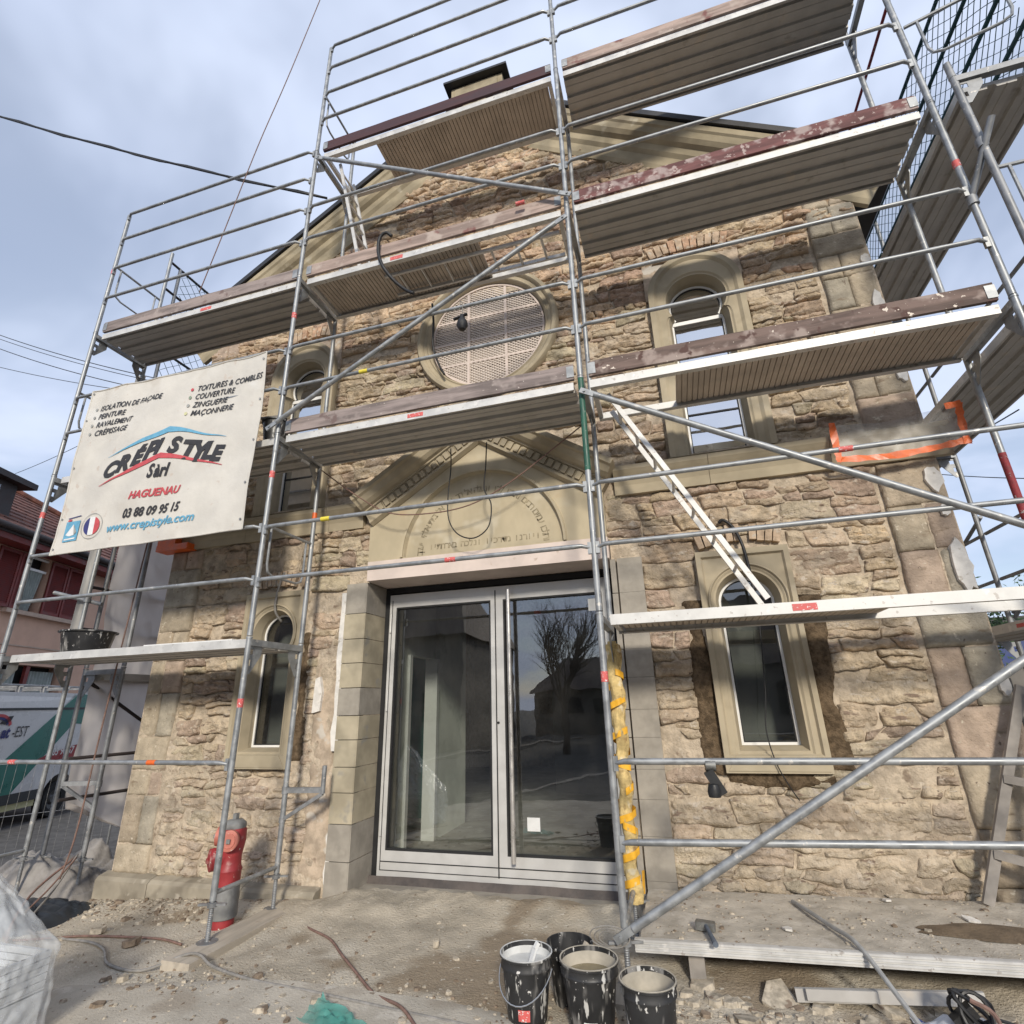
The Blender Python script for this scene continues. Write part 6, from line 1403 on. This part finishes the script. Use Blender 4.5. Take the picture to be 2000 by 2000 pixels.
for i in range(13):
    t0, t1 = i/13, (i+1.25)/13; y0, y1 = -.6+t0*4.4, -.6+t1*4.4; z0, z1 = 6.12+t0*2.9, 6.12+t1*2.9-.05; xr0, xr1 = 9.3-7.0*t0, 9.3-7.0*t1
    n = 40
    for k in range(n):
        xa, xb = -7.2+(xr0+7.2)*k/n, -7.2+(xr0+7.2)*(k+.94)/n; xa1, xb1 = -7.2+(xr1+7.2)*k/n, -7.2+(xr1+7.2)*(k+.94)/n
        q.add([(xa, y0, z0), (xb, y0, z0), (xb1, y1, z1), (xa1, y1, z1), (xa, y0, z0-.04), (xb, y0, z0-.04)], [(0, 1, 2, 3), (0, 4, 5, 1)])
ro_ = q.build('roof', 'tile_red', ho, local=True, fix=False)
q = MB(); q.add([(9.3, -.6, 6.08), (2.3, 3.8, 8.98), (2.3, 3.8, 8.98), (9.3, 8.2, 6.08), (-7.2, -.6, 6.06), (-7.2, 3.8, 8.96)], [(0, 1, 3), (0, 1, 5, 4)]); q.build('roof_underlay', 'dark_cladding', ro_, local=True)
q = MB(); q.tube([(9.3, -.6, 6.16), (2.3, 3.8, 9.06)], .09, 8); q.build('hip_tiles', 'tile_red', ro_, smooth=True, local=True)
dm = hpart('dormer', 'dark_cladding', -3.2, -.42, .2, 3.0, 6.4, 7.45); hpart('dormer_roof', 'dark_cladding', -3.4, -.12, -.05, 3.2, 7.45, 7.60, dm); hpart('pane', 'window_glass_low', -2.6, -.9, .17, .19, 6.75, 7.3, dm)
q = MB(); q.tube([(-.55, 1.0, 7.6), (-.55, 1.0, 8.15)], .05, 8); q.lathe([(.03, 0), (.11, .02), (.11, .05), (.05, .08)], (-.55, 1.0, 8.1), 12); q.tube(spline([(-.55, 1.0, 7.85), (-.8, .9, 7.75), (-1.1, .8, 8.05), (-1.8, .6, 8.15)], 5), .03, 6); q.build('chimney_mast', 'shutter_red', ho, smooth=True, local=True)

# right neighbour glimpsed past the corner
rn = thing('pale_house', (9.5, 16, -.3), 'pale rendered building with blue band glimpsed past the right corner', 'house')
q = MB(); q.box(4.0, 16, 15, 22, -.4, 3.4); q.build('wall', 'house_pale', rn); q = MB(); q.box(4.0, 16, 14.95, 14.99, 2.2, 3.0); q.build('fascia', 'blue_paint', rn); q = MB(); q.box(3.8, 16.2, 14.7, 22.2, 3.4, 3.55); q.build('roof', 'roof_metal', rn)
for x in (6.6, 8.4): q = MB(); q.box(x, x+1.0, 14.95, 15.0, .3, 1.9); q.build('window', 'dark_inside', rn)

# ------------------------------------------------------------------ trees
def leafy(name, base, h, rad, n, label):
    t = thing(name, base, label, 'tree'); q = MB(); q.tube([(0, 0, 0), (.1, .05, h*.5), (.0, 0, h*.8)], [.16, .1, .04], 8); q.build('trunk', 'bark', t, smooth=True, local=True)
    q = MB(); pr_ = random.Random(3)
    cl = [(pr_.gauss(0, rad*.45), pr_.gauss(0, rad*.45), h*.72+pr_.gauss(0, rad*.4)) for _ in range(26)]
    for i in range(n):
        c = pr_.choice(cl); p = Vector((c[0]+pr_.gauss(0, .24), c[1]+pr_.gauss(0, .24), c[2]+pr_.gauss(0, .2))); a = Vector((pr_.uniform(-1, 1), pr_.uniform(-1, 1), pr_.uniform(-1, 1))).normalized(); b = a.orthogonal().normalized(); s = pr_.uniform(.05, .1)
        q.add([p-a*s, p+b*s*.5, p+a*s, p-b*s*.5], [(0, 1, 2, 3)])
    q.build('crown', 'leaf', t, local=True, fix=False)
leafy('evergreen_tree', (7.6, 12.5, -.3), 4.6, 1.3, 2600, 'small dark evergreen tree beyond the right corner of the building')
def bare_tree(base, h, label):
    t = thing('bare_tree', base, label, 'tree'); q = MB(); pr_ = random.Random(11)
    tr2 = MB(); tr2.tube([(0, 0, -.2), (.03, 0, h*.12), (0, .02, h*.26)], [.20, .16, .14], 10); tr2.build('trunk', 'bark', t, smooth=True, local=True)
    def grow(p, d, l, r_, lv):
        pts = [p]
        for i in range(3): d = (d+Vector((pr_.gauss(0, .12), pr_.gauss(0, .12), pr_.gauss(.10, .08)))).normalized(); p = p+d*(l/3); pts.append(p)
        q.tube(pts, [r_, r_*.85, r_*.7, r_*.55], 5 if lv < 2 else 3, cap=False)
        if lv >= 5: return
        for k in range(4 if lv < 4 else 3):
            ang = pr_.uniform(.18, .6); ax = d.orthogonal().normalized(); ax.rotate(Matrix.Rotation(pr_.uniform(0, 6.28), 3, d)); nd = d.copy(); nd.rotate(Matrix.Rotation(ang, 3, ax)); grow(pts[-1 if k < 2 else k-1], nd, l*pr_.uniform(.62, .8), max(.006, r_*.56), lv+1)
    for k in range(6):
        a = k*1.05; grow(Vector((0, .02, h*(.2+.012*k))), Vector((math.cos(a)*.62, math.sin(a)*.62, 1)).normalized(), h*.235, .075, 1)
    q.build('crown', 'bark', t, local=True, fix=False)
bare_tree((-4.1, -16, -.3), 7.0, 'bare winter tree standing behind the viewer, mirrored in the right door pane')
# houses opposite, mirrored in the glass
for i, (x0, x1, y0, y1, h, rh, lb) in enumerate(((-20, -8.6, -24, -16, 4.6, 3.4, 'dark roofed house opposite, mirrored in the left door pane'), (-2.2, 9, -27, -19, 3.0, 3.4, 'low dark roofed house opposite, mirrored in the right door pane'), (-8.4, -1.6, -34, -28, 2.4, 2.0, 'low building far behind between the two opposite houses'))):
    hh = thing('opposite_house', ((x0+x1)/2, y1, -.3), lb, 'house'); q = MB(); q.box(x0, x1, y0, y1, -.5, h); q.build('wall', 'house_pale', hh); ym = (y0+y1)/2
    q = MB(); q.add([(x0-.3, y1+.4, h-.1), (x1+.3, y1+.4, h-.1), (x1-1.6, ym, h+rh), (x0+1.6, ym, h+rh), (x0-.3, y0-.4, h-.1), (x1+.3, y0-.4, h-.1)], [(0, 1, 2, 3), (4, 5, 2, 3), (0, 3, 4), (1, 2, 5)]); q.build('roof', 'roof_tile_dark', hh)
    for k in range(4):
        xx_ = x0+(x1-x0)*(k+.5)/4; q = MB(); q.box(xx_-.45, xx_+.45, y1+.002, y1+.03, .9, min(h-.6, 2.2)); q.build('window', 'dark_inside', hh)
